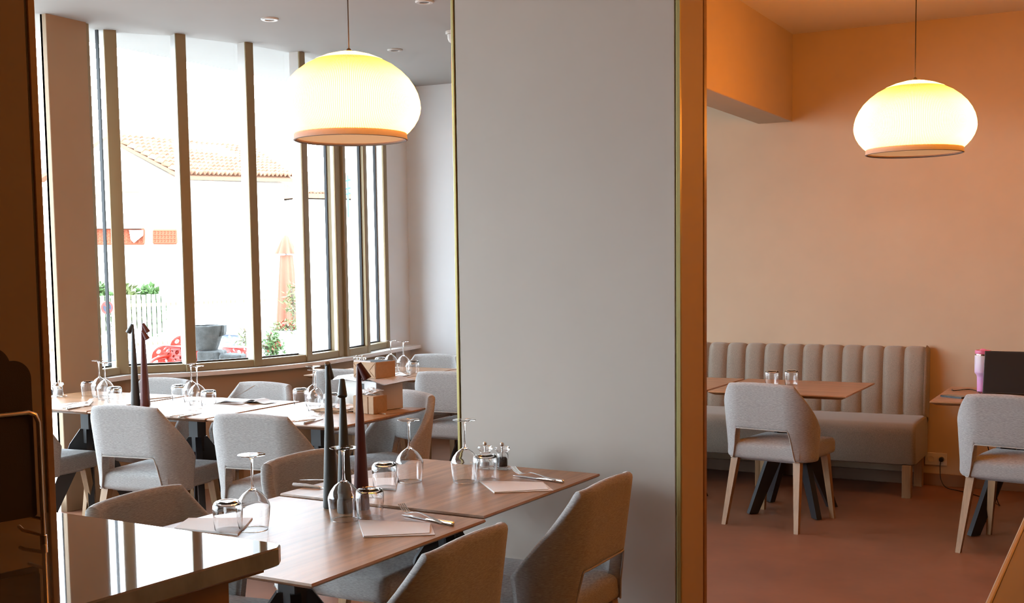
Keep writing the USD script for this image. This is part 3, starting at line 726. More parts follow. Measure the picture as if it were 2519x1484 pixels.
UsdGeom.Xformable(sh).AddTranslateOp().Set(Gf.Vec3d(-3.555, 5.13, ZT)); tag(sh, 'flat corrugated cardboard sheet under the pale carton', 'cardboard sheet')
c3 = thing('open_kraft_box', 'kraft cardboard box with crossed flap folds lying on top of the pale carton', 'box', (-3.60, 5.155, ZT+.166), -9)
obj('body', bx(-.055, .108, -.075, .075, 0, .086, .002), M['card'], c3)
e = .0008
fl = [(-.052, .004), (.105, .004), (.105, .082), (-.052, .082)]; mid = ((-.012, .042), (.064, .042))
def wedge(pts, y=-.0752, d=.0022):
    m = prism(Polygon(pts), d); m.apply_transform(frame_m((0, y, 0), (1, 0, 0), (0, 0, 1)))
    return m
for q in ([fl[0], fl[1], mid[1], mid[0]], [fl[1], fl[2], mid[1]], [fl[2], fl[3], mid[0], mid[1]], [fl[3], fl[0], mid[0]]):
    pg = Polygon(q).buffer(-.0017)
    obj('end_flap', wedge(list(pg.exterior.coords)[:-1]), M['card'], c3)
obj('top_opening', bx(-.048, .10, -.068, .068, .0855, .0868, 0), M['ink'], c3)
obj('inner_flap', bx(-.052, .07, -.074, -.0725, .084, .092, 0), M['whitebox'], c3)
bw = []
R = []
for i in range(25):
    t_ = i/24; row = []
    for j in range(13):
        s_ = j/12; x = -.19+.42*t_; y = -.11+.21*s_
        row.append((x, y, .0+.005*math.sin(5*t_+3*s_)+.003*math.sin(11*t_)-.02*max(0, t_-.72)*2+(-.012*max(0, .15-s_)*8 if t_ < .5 else 0)))
    R.append(row)
Pg = np.array(R); a_, f_ = grid(Pg); b_ = a_+[0, 0, .003]; nf = len(a_)
bm = trimesh.Trimesh(np.vstack([a_, b_]), np.vstack([f_[:, ::-1], f_+nf]), process=False)
o = obj('bubble_wrap', mv(bm, rz=math.radians(-15)), M['bubble'], None, 'sheet of clear bubble wrap between the kraft box and the pale carton', 'bubble wrap')
UsdGeom.Xformable(o).AddTranslateOp().Set(Gf.Vec3d(-3.585, 5.14, ZT+.164))
def crumple(seed, sx, sy, sz):
    m = trimesh.creation.icosphere(4, 1.0); v = m.vertices.copy()
    k = 1+.55*(meshkit.fbm(v*2.2+seed, 4, seed)-.5)*2
    v = v*k[:, None]*[sx, sy, sz]; v[:, 2] = np.maximum(v[:, 2], -sz*.45); m.vertices = v; m.apply_translation([0, 0, sz*.45]); return m
o = obj('crumpled_paper', crumple(3, .075, .05, .022), M['paper'], None, 'crumpled white wrapping paper left of the small kraft box', 'paper')
UsdGeom.Xformable(o).AddTranslateOp().Set(Gf.Vec3d(-3.665, 5.0, ZT))
o = obj('crumpled_bubble_wrap', crumple(5, .06, .045, .024), M['bubble'], None, 'crumpled bubble wrap lying on the small kraft box', 'bubble wrap')
UsdGeom.Xformable(o).AddTranslateOp().Set(Gf.Vec3d(-3.495, 5.01, ZT+.091))
o = obj('packing_paper', crumple(9, .10, .03, .014), M['card'], None, 'twist of brown packing paper lying beside the dark lamps, left of the boxes', 'paper')
UsdGeom.Xformable(o).AddTranslateOp().Set(Gf.Vec3d(-3.70, 4.93, ZT))

# ================================================================== COUNTERS
ct = thing('stone_counter', 'polished brown stone topped counter in the lower left corner', 'counter', (-2.0, 1.692, 0), 0)
pl = Polygon([(0, -2.6), (.411, -2.6), (.650, -.028), (0, 0)])
pl = pl.buffer(-.03).buffer(.03, 16)
ps, nn = ring_offset(pl, 220)
R = [np.column_stack([ps-nn*o_, np.full(220, z)]) for o_, z in ((.003, .966), (0, .969), (0, .997), (.003, 1.0))]
obj('stone_top', loft(R), M['marble'], ct)
obj('wood_fascia', prism(Polygon([(0, -2.58), (.374, -2.58), (.610, -.052), (0, -.022)]), .0165, .950), M['counter_wood'], ct)
obj('cabinet', prism(Polygon([(0, -2.55), (.345, -2.55), (.573, -.105), (0, -.075)]), .952, 0), M['counter_wood'], ct)
c2_ = thing('wood_counter', 'brown wood veneer counter top with a pale edge, lower right corner', 'counter', (-.188, 1.9, 0), 0)
obj('top', bx(.008, .55, -.75, 1.2, .962, 1.0, .002), M['counter_top2'], c2_)
obj('edge_band', bx(0, .008, -.75, 1.2, .962, 1.001, .002), M['edgeband'], c2_, label='pale edge band')
obj('front_panel', bx(.03, .06, -.73, 1.18, 0, .962, .002), M['counter_wood'], c2_)
obj('side_panel', bx(.06, .53, 1.15, 1.18, 0, .962, .002), M['counter_wood'], c2_)
# menu holder: two scalloped dark boards in a wire stand
mh = thing('menu_holder', 'dark brown scalloped menu boards in a wire stand on the stone counter', 'menu holder', (0, 0, 0))

# ================================================================== BENCH
bn = thing('bench', 'long upholstered bench with vertical channels along the back wall', 'bench', (-1.215, 8.165, 0))
BL = 2.75; cw = .1345; nch = int(BL/cw)
def chan(x0, x1):
    R = []
    prof = [(-.130, .45), (-.137, .50), (-.128, .62), (-.118, .74), (-.108, .83), (-.095, .885), (-.070, .918), (-.040, .930), (-.012, .926), (-.004, .90), (-.004, .45)]
    rows = []
    for (y, z) in prof:
        row = []
        for s in np.linspace(0, 1, 9):
            b = .020*(1-(2*s-1)**4)-.020
            fr_ = 1 if z < .9 else .6
            row.append((x0+(x1-x0)*s, y-b*fr_ if y < -.01 else y, z+(b*.6 if z > .9 else 0)))
        rows.append(row)
    return loft(np.array(rows).transpose(1, 0, 2))
for i in range(nch):
    x1 = -.018-i*cw
    obj('back_channel', chan(x1-cw, x1), M['bench'], bn)
sp = [(-.006, .43), (-.10, .43), (-.150, .50), (-.142, .64), (-.128, .80), (-.110, .885), (-.078, .926), (-.035, .938), (-.006, .93)]
R = [[(x, y*k-.0*k, .43+(z-.43)*q) for y, z in sp] for x, k, q in ((-.018, 1, 1), (-.008, .985, .985), (-.001, .94, .955), (0, .90, .93))]
obj('end_cheek', loft(R), M['bench'], bn)
ss = [(-.02, .205), (-.50, .205), (-.525, .215), (-.540, .26), (-.555, .40), (-.552, .440), (-.530, .466), (-.49, .476), (-.30, .482), (-.06, .480), (-.02, .476)]
c_ = np.mean(ss, 0); R = []
for x, k in ((-BL, 1), (-.035, 1), (-.018, .985), (-.006, .95), (0, .88)):
    R.append([(x, c_[0]+(y-c_[0])*k, c_[1]+(z-c_[1])*k) for y, z in ss])
obj('seat', loft(R), M['bench'], bn)
for x in (-.055, -1.0, -2.0, -BL+.06):
    for y in (-.50, -.06): obj('leg', bx(x-.028, x+.028, y-.028, y+.028, 0, .21, .002), M['beech'], bn)
b2 = thing('bench', 'second upholstered bench behind the laptop table, only a wooden leg in view', 'bench', (-.60, 8.165, 0))
for i in range(16): obj('back_channel', mv(chan(.018+i*cw, .018+(i+1)*cw)), M['bench'], b2)
R = [[(x, c_[0]+(y-c_[0])*k, c_[1]+(z-c_[1])*k) for y, z in ss] for x, k in ((0, .88), (.006, .95), (.018, .985), (2.2, 1))]
obj('seat', loft(R), M['bench'], b2)
for x in (.045, 1.1, 2.15):
    for y in (-.50, -.06): obj('leg', bx(x-.028, x+.028, y-.028, y+.028, 0, .21, .002), M['beech'], b2)

# ================================================================== RIGHT TABLE ITEMS
so = thing('power_socket', 'cream double power socket low on the back wall beside the bench', 'power socket', (-1.165, VB, .178))
obj('plate', bx(-.075, .065, -.010, .0, -.042, .042, .003), M['plastic_white'], so)
for x in (-.035, .032):
    obj('socket_well', mv(lathe([(.0215, -.004), (.0215, .004), (.018, .004), (.018, -.004)], 28, closed=True), frame_m((x, -.010, 0), (1, 0, 0), (0, 0, 1))), M['plastic_white'], so)
pg = thing('charger_cable', 'thin black cable running from the wall socket over the floor up to the laptop table', 'cable', (0, 0, 0))
plug = mv(lathe([(.0005, 0), (.016, 0), (.017, .012), (.014, .03), (.0005, .032)], 20), frame_m((-1.133, VB-.012, .18), (1, 0, 0), (0, 0, 1)))
obj('plug', plug, M['plastic_black'], pg)
cb = spline([(-1.135, VB-.040, .175), (-1.138, VB-.045, .13), (-1.130, VB-.05, .05), (-1.09, VB-.09, .006), (-1.0, VB-.16, .004), (-.88, VB-.28, .004), (-.78, VB-.42, .004), (-.72, VB-.55, .005), (-.73, VB-.62, .06), (-.75, VB-.85, .35), (-.80, VB-.93, .60), (-.86, VB-.985, .715), (-.935, VB-1.03, .735), (-.938, VB-1.05, .755), (-.92, VB-1.10, .7545), (-.86, VB-1.0, .7545), (-.80, VB-1.08, .7545), (-.76, VB-1.25, .7545)], 7)
obj('cord', tube(cb, .0028, 6), M['plastic_black'], pg)
ph = thing('phone', 'black smartphone lying at the left edge of the laptop table', 'phone', (-.875, 6.760, ZT), -28)
obj('case', prism(Polygon([(-.062, -.026), (.062, -.026), (.062, .026), (-.062, .026)]).buffer(.010), .0085), M['plastic_black'], ph)
obj('screen', prism(Polygon([(-.062, -.026), (.062, -.026), (.062, .026), (-.062, .026)]).buffer(.0075), .0006, .0086), M['phone'], ph)
lt = thing('laptop', 'open laptop with its dark screen towards the chair, cut by the right edge', 'laptop', (-.752, 6.905, ZT), -1.5)
obj('base', bx(0, .345, -.235, .0, .0, .015, .003), M['screen_back'], lt)
obj('keyboard', bx(.02, .325, -.13, -.02, .015, .0162, 0), M['plastic_black'], lt)
rl_ = trimesh.transformations.rotation_matrix(math.radians(-15), [1, 0, 0])
obj('lid', mv(bx(0, .345, -.002, .004, 0, .238, .002), rl_, t=[0, .003, .012]), M['screen_back'], lt)
obj('screen', mv(bx(.007, .338, -.0032, -.002, .009, .230, 0), rl_, t=[0, .003, .012]), M['screen_off'], lt)
obj('hinge', mv(tube([(.03, 0, 0), (.315, 0, 0)], .006, 10), t=[0, .003, .012]), M['plastic_black'], lt)
tm = thing('insulated_tumbler', 'tall lilac and white insulated tumbler with a pink lid behind the laptop', 'tumbler', (-.772, 7.085, ZT), -20)
obj('body', lathe([(.0005, 0), (.026, 0), (.029, .004), (.0305, .085), (.0335, .098), (.0425, .108), (.0435, .115), (.0440, .205), (.042, .208), (.0005, .208)], 36), M['ombre'], tm)
obj('rim', lathe([(.0005, .207), (.0405, .207), (.0415, .213), (.040, .217), (.0005, .217)], 36), M['steel'], tm)
ld = obj('lid', lathe([(.0005, .217), (.042, .217), (.0435, .222), (.0430, .236), (.036, .238), (.033, .233), (.0005, .232)], 36), M['lid_pink'], tm)
obj('spout', tube(spline([(-.018, 0, .233), (-.006, 0, .240), (.010, .0, .239), (.014, 0, .234)], 5), .0055, 10), M['lid_pink'], ld)
obj('strap_ring', tube([(.050+.014*math.cos(a), -.012, .222+.012*math.sin(a)) for a in np.arange(16)*2*PI/16], .0035, 8, closed=True), M['steel'], tm)
obj('carry_tag', hull([(x, y, z) for y in (-.020, -.004) for x, z in ((.058, .216), (.078, .205), (.073, .186), (.062, .183), (.055, .200))]), M['silicone'], tm, label='coral silicone carry tag')
cf = thing('water_carafe', 'clear plastic carafe behind the laptop, just inside the right edge', 'carafe', (-.445, 7.20, ZT))
obj('body', shell([(.0005, 0.001), (.036, 0), (.040, .006), (.040, .16), (.036, .20), (.034, .205)], 32), M['acrylic'], cf)

# ================================================================== MENU HOLDER
def on_counter(px, py, d): return at(px, py, d)
# board plane faces the camera side; metres, local x right along the face, z up
MO = np.array([-1.86, 1.40, 1.0])
MF = np.array([-1.772, 1.478, 1.0])
md = np.array([-math.cos(math.radians(78)), -math.sin(math.radians(78)), 0])    # leftwards along the boards
mn = np.array([math.sin(math.radians(78)), -math.cos(math.radians(78)), 0])     # towards the bar
def MB(s, z, o=0.): return MF+md*s+np.array([0, 0, z])+mn*o
bp = sbox(.006, .052, .236, .305)
for s, z, r in ((.040, .306, .034), (.080, .330, .036), (.121, .346, .040), (.162, .330, .036), (.202, .306, .034)): bp = bp.union(Point(s, z).buffer(r, 24))
bp = bp.union(sbox(.08, .25, .162, .345)).buffer(-.006).buffer(.006)
def board(off, ds, dz):
    m = prism(bp, .006); T = frame_m(MB(ds, dz, off), md, (0, 0, 1), None)
    return mv(m, T)
obj('menu_board', board(-.004, 0, 0), M['brown_board'], mh)
obj('menu_board', board(-.030, -.012, -.004), M['brown_board'], mh)
w_ = [MB(0, .004, .004), MB(0, .225, .004), MB(.006, .240, .004), MB(.018, .245, .004), MB(.224, .245, .004), MB(.236, .240, .004), MB(.242, .225, .004), MB(.242, .004, .004)]
obj('wire_frame', tube(w_, .0042, 10), M['wire'], mh)
for s in (.0, .242):
    obj('wire_foot', tube([MB(s, .016, .004), MB(s+(.006 if s < .1 else -.006), .018, -.06), MB(s, .02, -.085)], .0036, 8), M['wire'], mh)
    obj('wire_foot', tube([MB(s, .046, .0), MB(s, .046, -.055)], .0032, 8), M['wire'], mh)
    obj('rubber_tip', mv(lathe([(.0005, 0), (.0062, 0), (.0062, .016), (.0005, .017)], 12), t=MB(s, 0, .004)), M['wire'], mh)

# ================================================================== OUTSIDE
GZ = -.12
struct('ground', bx(-120, -5.95, -60, 120, GZ-.3, GZ, 0), M['ground'])
struct('roof_slab', bx(-6.45, UR+.3, VF-.3, VBL+.4, H+.25, H+.75, 0), M['render'])
def down(p): return np.array([p[0], p[1], GZ])
# --- house with a tiled gable roof
A, B_, C_, D_ = at(262, 332, 30), at(615, 364, 33.8), at(720, 437, 32), at(447, 430, 30)
ex = D_-A; ex[2] = 0; ex /= np.linalg.norm(ex)
Lv = np.linalg.norm((D_-A)[:2]); Dl = A+(A-D_)*[1, 1, 0]; Dl[2] = D_[2]
back = (C_-D_); back[2] = 0
house = thing('house', 'pale rendered house with a tiled gable roof across the street', 'house', (0, 0, 0))
rk = A-[0, 0, .10]; e1, e2 = D_-[0, 0, .12]-ex*.25, Dl-[0, 0, .12]+ex*.25
fr_ = [rk, e1, e2, down(e1), down(e2)]
obj('wall', hull([q for p in fr_ for q in (p, p+back+([0, 0, 0]))]), M['render'], house, smooth=False)
obj('roof_bed', hull([p-[0, 0, k] for p in (A, B_, C_, D_) for k in (.03, .12)]), M['tile_bed'], house, smooth=False)
obj('roof_slope', hull([p-[0, 0, k] for p in (A, B_, Dl+back, Dl) for k in (.03, .12)]), M['tile_bed'], house, smooth=False)
def roofpt(s, t): return (A*(1-s)+B_*s)*(1-t)+(D_*(1-s)+C_*s)*t
NT, MT = 26, 11
for i in range(NT):
    for j in range(MT):
        s0, s1, t0, t1 = i/NT, (i+.92)/NT, j/MT, (j+1.12)/MT
        p = [roofpt(s, min(t, 1.02)) for s, t in ((s0, t0), (s1, t0), (s0, t1), (s1, t1))]
        n = np.cross(p[2]-p[0], p[1]-p[0]); n /= np.linalg.norm(n); n = n if n[2] > 0 else -n
        R = []
        for (a, b, lift) in ((p[0], p[1], .0), (p[2], p[3], .05)):
            row = []
            for k in range(7):
                q = k/6; row.append(a*(1-q)+b*q+n*(lift+.09*math.sin(PI*q)+.01))
            for k in range(7):
                q = 1-k/6; row.append(a*(1-q)+b*q+n*(lift+.09*math.sin(PI*q)-.025))
            R.append(row)
        obj('roof_tile', loft(R), rng.choice(M['tile']), house, smooth=False)
# claustra screens, ledges and shutters' shadow lines on the gable wall
gx = ex; gn = np.cross(gx, [0, 0, 1.]); gn /= np.linalg.norm(gn)
if gn @ (np.array([0, 0, 1.5])-D_) < 0: gn = -gn
def onwall(px, py, o=.06):
    d = (px-CX)/FPX*CR-(py-CY)/FPX*CU+CF; q = D_-ex*0+gn*o
    k = (q-[0, 0, CAMH]) @ gn/(d @ gn); return np.array([0, 0, CAMH])+d*k
def lattice(x0, x1, y0, y1, nx, ny):
    ms = []; a, b, c = onwall(x0, y1), onwall(x1, y1), onwall(x0, y0)
    X, Z = (b-a)/nx, (c-a)/ny
    for i in range(nx+1): ms.append(tube([a+X*i, a+X*i+Z*ny], .035, 4))
    for j in range(ny+1): ms.append(tube([a+Z*j, a+Z*j+X*nx], .035, 4))
    for i in range(nx):
        for j in range(ny):
            o = a+X*i+Z*j; ms.append(tube([o, o+X+Z], .028, 4)); ms.append(tube([o+X, o+Z], .028, 4))
    return cat(ms)
obj('lattice_screen', lattice(170, 354, 565, 599, 17, 4), M['terracotta'], house, label='terracotta lattice balcony screen', smooth=False)
obj('lattice_screen', lattice(378, 434, 568, 598, 7, 3), M['terracotta'], house, label='short terracotta lattice balcony screen', smooth=False)
a = onwall(318, 566, .16); b = onwall(353, 566, .16); c = onwall(352, 580, .16); d = onwall(330, 598, .16); e = onwall(322, 590, .16)
obj('white_tarp', hull([p+gn*k for p in (a, b, c, d, e) for k in (0, .02)]), M['fence'], house, smooth=False)
for x0, x1, y, h in ((170, 352, 561, .05), (300, 348, 468, .10), (225, 247, 476, .10), (170, 352, 656, .12), (395, 418, 708, .09)):
    p, q = onwall(x0, y, 0), onwall(x1, y, 0)
    obj('ledge', hull([r_+gn*k+[0, 0, z] for r_ in (p, q) for k in (-.02, .22) for z in (-h/2, h/2)]), M['tan_wall'], house, smooth=False)
# --- second house, lower roof line, chimney stack and aerials
h2 = thing('house', 'long low house with a tiled eave seen right of the first one', 'house', (0, 0, 0))
p0, p1 = at(726, 473, 44), at(960, 473, 46)
dr = p1-p0; dr[2] = 0; L2 = np.linalg.norm(dr); dr /= L2; n2 = np.cross(dr, [0, 0, 1.])
if n2 @ (-p0) < 0: n2 = -n2
z2 = p0[2]
obj('wall', hull([p0+dr*s-n2*k+[0, 0, z] for s in (0, L2) for k in (0, 6) for z in (-.25, GZ-z2)]), M['render'], h2, smooth=False)
obj('roof', hull([p0+dr*s-n2*k+[0, 0, z] for s in (0, L2) for k, z in ((-.3, -.22), (-.3, -.05), (3.2, 1.05), (6.3, -.05))]), M['tile_bed'], h2, smooth=False)
for i in range(30):
    for j in range(3):
        q = p0+dr*(L2*(i+.5)/30)-n2*(-.30+.55*j)+[0, 0, -.05+.18*j]
        w0 = L2/60*.9; R = []
        for k, lift in ((0, 0), (.62, .20)):
            row = [q+dr*(w0*math.cos(a_))-n2*k+[0, 0, lift+.10*math.sin(a_)] for a_ in np.linspace(PI, 0, 6)]
            row += [q+dr*(w0*math.cos(a_))-n2*k+[0, 0, lift+.10*math.sin(a_)-.03] for a_ in np.linspace(0, PI, 6)]
            R.append(row)
        obj('roof_tile', loft(R), M['tile'][(i+j) % 3], h2, smooth=False)
ae = thing('roof_aerial', 'blue painted aerial mast on the far roof, seen through the narrow window', 'aerial', (0, 0, 0))
q = at(857, 535, 40)
tp = at(855, 432, 40)
obj('mast', tube([q, tp], .035, 6), M['blue_paint'], ae)
for y in (445, 465, 478): obj('crossbar', tube([at(850, y, 40), at(862, y-3, 40)], .03, 6), M['blue_paint'], ae)
obj('post', tube([down(q), q], .05, 6), M['fence'], ae)
dsh = thing('satellite_dish', 'small blue satellite dish on a mast above the far roof', 'satellite dish', (0, 0, 0))
c0 = at(903, 432, 40); Td = frame_m(c0, CR, CU)
obj('dish', mv(lathe([(.0005, 0), (.12, .02), (.22, .07), (.21, .09), (.11, .04), (.0005, .02)], 20), Td), M['blue_paint'], dsh)
obj('arm', tube([at(893, 410, 40), at(918, 408, 40)], .025, 6), M['blue_paint'], dsh)
obj('mast', tube([c0-CF*-.05, at(904, 402, 40)], .03, 6), M['blue_paint'], dsh); obj('post', tube([down(c0), c0], .04, 6), M['fence'], dsh)
# --- white slat fence with a round sign, greenery above it
fn = thing('fence', 'white slatted fence with narrow gaps across the street', 'fence', (0, 0, 0))
f0, f1 = at(225, 728, 21), at(660, 736, 24); fd = f1-f0; fd[2] = 0; FL = np.linalg.norm(fd); fd /= FL; fnm = np.cross(fd, [0, 0, 1.])
if fnm @ (-f0) < 0: fnm = -fnm
k = 0; s = -1.2
while s < FL:
    wd = .105; zt = f0[2]-.01*(k % 2)
    P = [f0*[1, 1, 0]+fd*(s+x)+fnm*y+[0, 0, z] for x in (0, wd-.030) for y in (0, .02) for z in (GZ+.05, zt)]
    obj('slat', hull(P), M['fence'], fn, smooth=False); s += wd; k += 1
for z in (GZ+.25, f0[2]-.2): obj('rail', hull([f0*[1, 1, 0]+fd*x+fnm*y+[0, 0, zz] for x in (-1.2, FL) for y in (-.05, -.002) for zz in (z-.03, z+.03)]), M['alu'], fn, smooth=False)
sg = thing('no_parking_sign', 'round red and blue no parking sign on the white fence', 'sign', (0, 0, 0))
sc_ = at(263, 757, 20.6); Tg = frame_m(sc_, fd, (0, 0, 1.), fnm)
obj('disc', mv(lathe([(.0005, 0), (.115, 0), (.115, .01), (.0005, .01)], 40), Tg), M['sign_red'], sg)
obj('blue_field', mv(lathe([(.0005, .010), (.078, .010), (.078, .013), (.0005, .013)], 36), Tg), M['sign_blue'], sg)
bar = bx(-.085, .085, -.012, .012, .012, .016, 0); bar.apply_transform(trimesh.transformations.rotation_matrix(math.radians(-45 if fd @ CR > 0 else 45), [0, 0, 1]))
obj('diagonal_bar', mv(bar, Tg), M['sign_red'], sg)
def leaves(c, ext, n, ln, wd, seed, up=.3):
    r = np.random.RandomState(seed); V, Fc = [], []
    for i in range(n):
        d = r.normal(size=3); d /= np.linalg.norm(d); p = c+d*ext*r.uniform(.3, 1.0)
        ax = r.normal(size=3); ax[2] += up; ax /= np.linalg.norm(ax); sd = np.cross(ax, r.normal(size=3)); sd /= np.linalg.norm(sd)
        nn_ = np.cross(ax, sd); l = ln*r.uniform(.6, 1.2); w = wd*r.uniform(.7, 1.2); b = len(V)
        V += [p, p+ax*l*.45+sd*w+nn_*w*.3, p+ax*l, p+ax*l*.45-sd*w+nn_*w*.3]; Fc += [(b, b+1, b+2), (b, b+2, b+3)]
    return trimesh.Trimesh(np.array(V), np.array(Fc), process=False)
def shrub(name, label, c, ext, n, ln, wd, seed, leaf=0, petals=0, stems=5):
    t = thing(name, label, 'shrub', (0, 0, 0)); ext = np.array(ext, float)
    obj('foliage', leaves(c, ext, n, ln, wd, seed), M['leaf'][leaf], t, kind='stuff', smooth=False)
    r = np.random.RandomState(seed+50); ms = []
    for i in range(stems):
        d = r.normal(size=3)*.6; e = c+d*ext*.7; ms.append(tube(spline([c*[1, 1, 0]+[0, 0, GZ], c-[0, 0, ext[2]*.4], e], 4), .012, 5))
    obj('stem', cat(ms), M['trunk'], t)
    if petals: obj('flowers', leaves(c+[0, 0, 0], ext*.9, petals, ln*.5, wd*2.2, seed+9), M['petal'], t, kind='stuff', smooth=False)
for i, (x, y, ex_) in enumerate(((236, 716, .27), (308, 722, .27), (368, 724, .25))):
    shrub('hedge_plant', 'green hedge plant rising above the white fence, %s' % ('leftmost by the tan pillar' if i == 0 else 'just right of the first mullion' if i == 1 else 'rightmost of the three, thinning out'), at(x, y, 22.5+i*.4)-[0, 0, .34], (ex_, ex_, .50), 1500, .16, .05, 11+i, i % 2)
# --- terrace: planter wall, planter box, oleander, parasol
gw = struct('wall_garden', hull([p+q for p in (at(730, 822, 15.4), at(1000, 818, 17.5)) for q in (np.array([0, 0, 0]), np.array([-.3, .25, 0]), np.array([0, 0, -1.]), np.array([-.3, .25, -1.]))]), M['garden_wall'], smooth=False)
px_ = thing('planter', 'white concrete planter trough on a block foot, under the orange parasol', 'planter', (0, 0, 0))
q0, q1 = at(677, 817, 14.2), at(758, 818, 14.6); pd = q1-q0; pd[2] = 0; PL = np.linalg.norm(pd); pd /= PL; pn = np.cross(pd, [0, 0, 1.]); pn = pn if pn @ (-q0) > 0 else -pn
def pbox(x0, x1, y0, y1, z0, z1): return hull([q0*[1, 1, 0]+pd*x-pn*y+[0, 0, z] for x in (x0, x1) for y in (y0, y1) for z in (z0, z1)])
zq = q0[2]
obj('trough', pbox(0, PL+.5, 0, .45, zq-.165, zq), M['garden_wall'], px_, smooth=False)
obj('foot', pbox(.07, .29, .05, .40, GZ, zq-.165), M['fence'], px_, smooth=False)
obj('foot', pbox(.60, .80, .05, .40, GZ, zq-.165), M['fence'], px_, smooth=False)
shrub('oleander', 'leafy plant with red flowers left of the white planter', at(672, 855, 13.8), (.13, .13, .20), 500, .07, .011, 31, 0, 60)
shrub('oleander', 'thin leafy plant growing from the planter across the orange parasol', at(722, 745, 14.9), (.09, .14, .30), 170, .10, .011, 32, 1, 0, 3)
shrub('oleander', 'low leafy plant with red flowers along the planter top', at(706, 806, 14.5), (.20, .20, .09), 220, .09, .010, 33, 1, 40, 3)
shrub('oleander', 'wispy green plant right of the stone mortar', at(615, 835, 13.2), (.13, .13, .13), 240, .08, .007, 34, 1, 0, 6)
um = thing('closed_parasol', 'closed orange parasol standing behind the planter', 'parasol', (0, 0, 0))
ub, ut = at(712, 815, 15.6), at(701, 577, 15.6); ux = (ub+ut)/2; ux = np.array([ux[0], ux[1], 0]); zt_, zb_ = ut[2], ub[2]-.1
def cloth(z0, z1, r0, r1, nf, amp, seed):
    R = []; n = 64; a = np.arange(n)*2*PI/n
    for t in np.linspace(0, 1, 14):
        r = r0+(r1-r0)*t**.8; f = 1+amp*(.3+.7*t)*np.cos(nf*a+seed+.6*np.sin(2*a))
        R.append(np.stack([ux[0]+r*f*np.cos(a), ux[1]+r*f*np.sin(a), np.full(n, z0+(z1-z0)*t)], 1))
    return loft(R)
hh = zt_-zb_
obj('lower_canopy', cloth(zt_-.20*hh, zb_, .075, .135, 8, .28, 1.), M['orange_cloth'], um)
obj('top_canopy', cloth(zt_-.01*hh, zt_-.185*hh, .02, .125, 8, .22, 0.), M['orange_cloth'], um)
obj('finial', mv(trimesh.creation.icosphere(2, .025), t=[ux[0], ux[1], zt_+.005]), M['fence'], um)
obj('pole', tube([[ux[0], ux[1], GZ], [ux[0], ux[1], zt_]], .022, 10), M['fence'], um)
# --- stone mortar on its block, second block
MD = 10.2; k = MD/FPX
c = at(506, 861, MD); mo = thing('stone_mortar', 'old grey stone mortar bowl standing on a stone block outside', 'mortar', (c[0], c[1], c[2]))
r_ = 46*k; h_ = 60*k
bowl = lathe([(.0005, 0), (r_*.62, 0), (r_*.70, h_*.15), (r_*.90, h_*.6), (r_, h_*.95), (r_*.97, h_), (r_*.80, h_), (r_*.72, h_*.6), (r_*.45, h_*.25), (.0005, h_*.2)], 40)
bowl.vertices += (meshkit.fbm(bowl.vertices*14, 3, 4)[:, None]-.5)*.012; obj('bowl', bowl, M['stone'], mo)
lg = np.array([CR[0], CR[1], 0])*r_*1.0
obj('lug', hull([lg*s+np.array([0, 0, z])+np.array([-CR[1], CR[0], 0])*w for s, z in ((.85, h_*.55), (.85, h_), (1.10, h_), (1.06, h_*.62)) for w in (-.045, .045)]), M['stone'], mo, smooth=False)
def stone_block(px, py, d, w, name, label, dep=.26):
    c = at(px, py, d); m = cushion(Polygon([(-w/2, -dep/2), (w/2, -dep/2), (w/2, dep/2), (-w/2, dep/2)]).buffer(.02), 0, c[2]-GZ, .02, .002, 80)
    m = m.subdivide(); m.vertices += (meshkit.fbm(m.vertices*9, 4, 7)[:, None]-.5)*.02
    t = thing(name, label, 'stone', (c[0], c[1], GZ), math.degrees(math.atan2(CR[1], CR[0])))
    obj('block', m, M['stone'], t); return t
stone_block(521, 862, MD, 40*k*1.15, 'stone_block', 'upright grey stone block carrying the stone mortar')
stone_block(572, 871, MD-.1, 40*k*1.1, 'stone_block', 'lower grey stone block to the right of the mortar', .2)
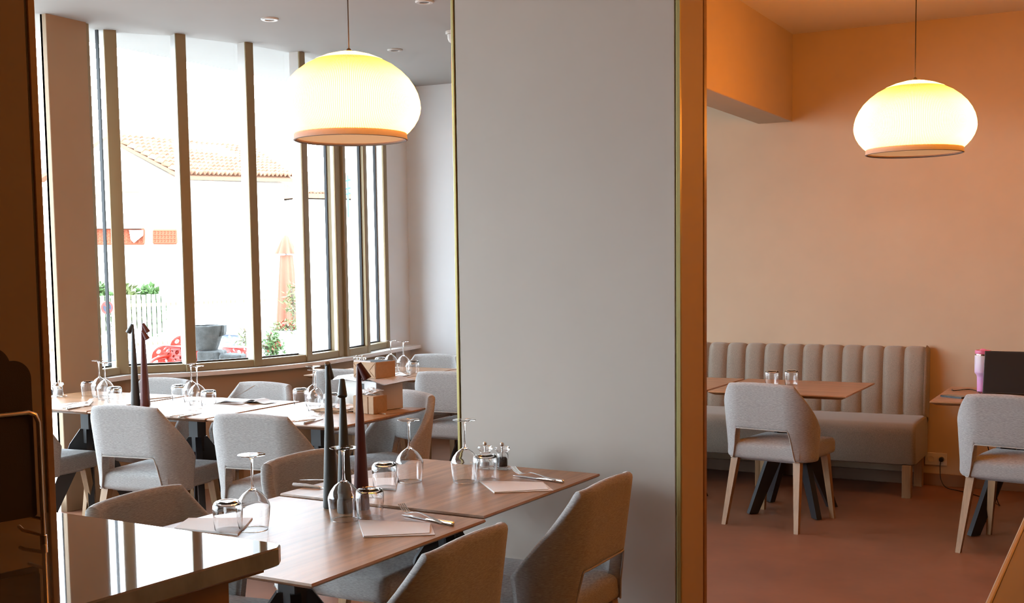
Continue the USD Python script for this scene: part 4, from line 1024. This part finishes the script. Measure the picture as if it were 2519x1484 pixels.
# --- stacked perforated terrace chairs
def holes_panel(w, h, seed, top_r=.10):
    r = np.random.RandomState(seed); P = sbox(-w/2, 0, w/2, h).buffer(-top_r).buffer(top_r, 8)
    cells = []
    for _ in range(900):
        x, y = r.uniform(-w/2+.02, w/2-.02), r.uniform(.02, h-.03); s = r.uniform(.010, .024)
        if all((x-a)**2+(y-b)**2 > (s+q+.006)**2 for a, b, q in cells) and P.contains(Point(x, y).buffer(s+.006)): cells.append((x, y, s))
    for x, y, s in cells:
        e = affinity.rotate(affinity.scale(Point(x, y).buffer(s, 3), 1, r.uniform(.65, 1)), r.uniform(0, 180)); P = P.difference(e)
    return P
def b_terr(m):
    def f(t):
        p = prism(holes_panel(.46, .44, 3), .010); v = p.vertices
        curve = -.10*(np.abs(v[:, 0])/.23)**2
        P = np.stack([v[:, 0], -.20-v[:, 2]-v[:, 1]*.22-curve*.9, .42+v[:, 1]], 1); p.vertices = P; p.fix_normals()
        obj('back', p, M[m], t, smooth=False)
        q = prism(holes_panel(.44, .42, 5, .06), .010); q.apply_translation([0, -.20, .415]); obj('seat', q, M[m], t, smooth=False)
        for sx in (-1, 1):
            obj('armrest', tube(spline([(sx*.23, -.24, .64), (sx*.255, -.10, .655), (sx*.26, .08, .645), (sx*.255, .18, .60), (sx*.25, .20, .44)], 5), .016, 8), M[m], t)
            for sy in (-1, 1): obj('leg', tube([(sx*.21, sy*.18, .42), (sx*.24, sy*.23, 0)], .013, 8), M['alu'], t)
    return f
rc, gc = Kind('terrace_chair', 'chair', b_terr('red_plastic')), Kind('terrace_chair', 'chair', b_terr('grey_plastic'))
rd = math.degrees(math.atan2(CR[1], CR[0]))
c = at(450, 880, 11.5); z0 = c[2]
tops = (('red perforated terrace chair, topmost of the stack under the second mullion'), ('red perforated terrace chair, second from the top of the stack'), ('red perforated terrace chair, third from the top of the stack'))
for i in range(3):
    o = -CR*.085*i-np.array([0, 0, .10*i])+CF*(-.03*i)
    p = at(448, 829, 11.6)+o
    rc((p[0], p[1], max(GZ, p[2]-.86)), rd+168, tops[i], 'stacked red terrace chairs')
p = at(556, 812, 13.6); gc((p[0], p[1], GZ+.0), rd+195, 'blue grey perforated terrace chair behind the stone mortar', 'blue grey terrace chairs')
p = at(255, 872, 11.4); gc((p[0], p[1], GZ), rd+160, 'blue grey perforated terrace chair at the far left behind the wine glasses', 'blue grey terrace chairs')
p = at(622, 862, 11.4); rc((p[0], p[1], GZ), rd+240, 'red terrace chair low behind the window rail right of the stones', 'stacked red terrace chairs')
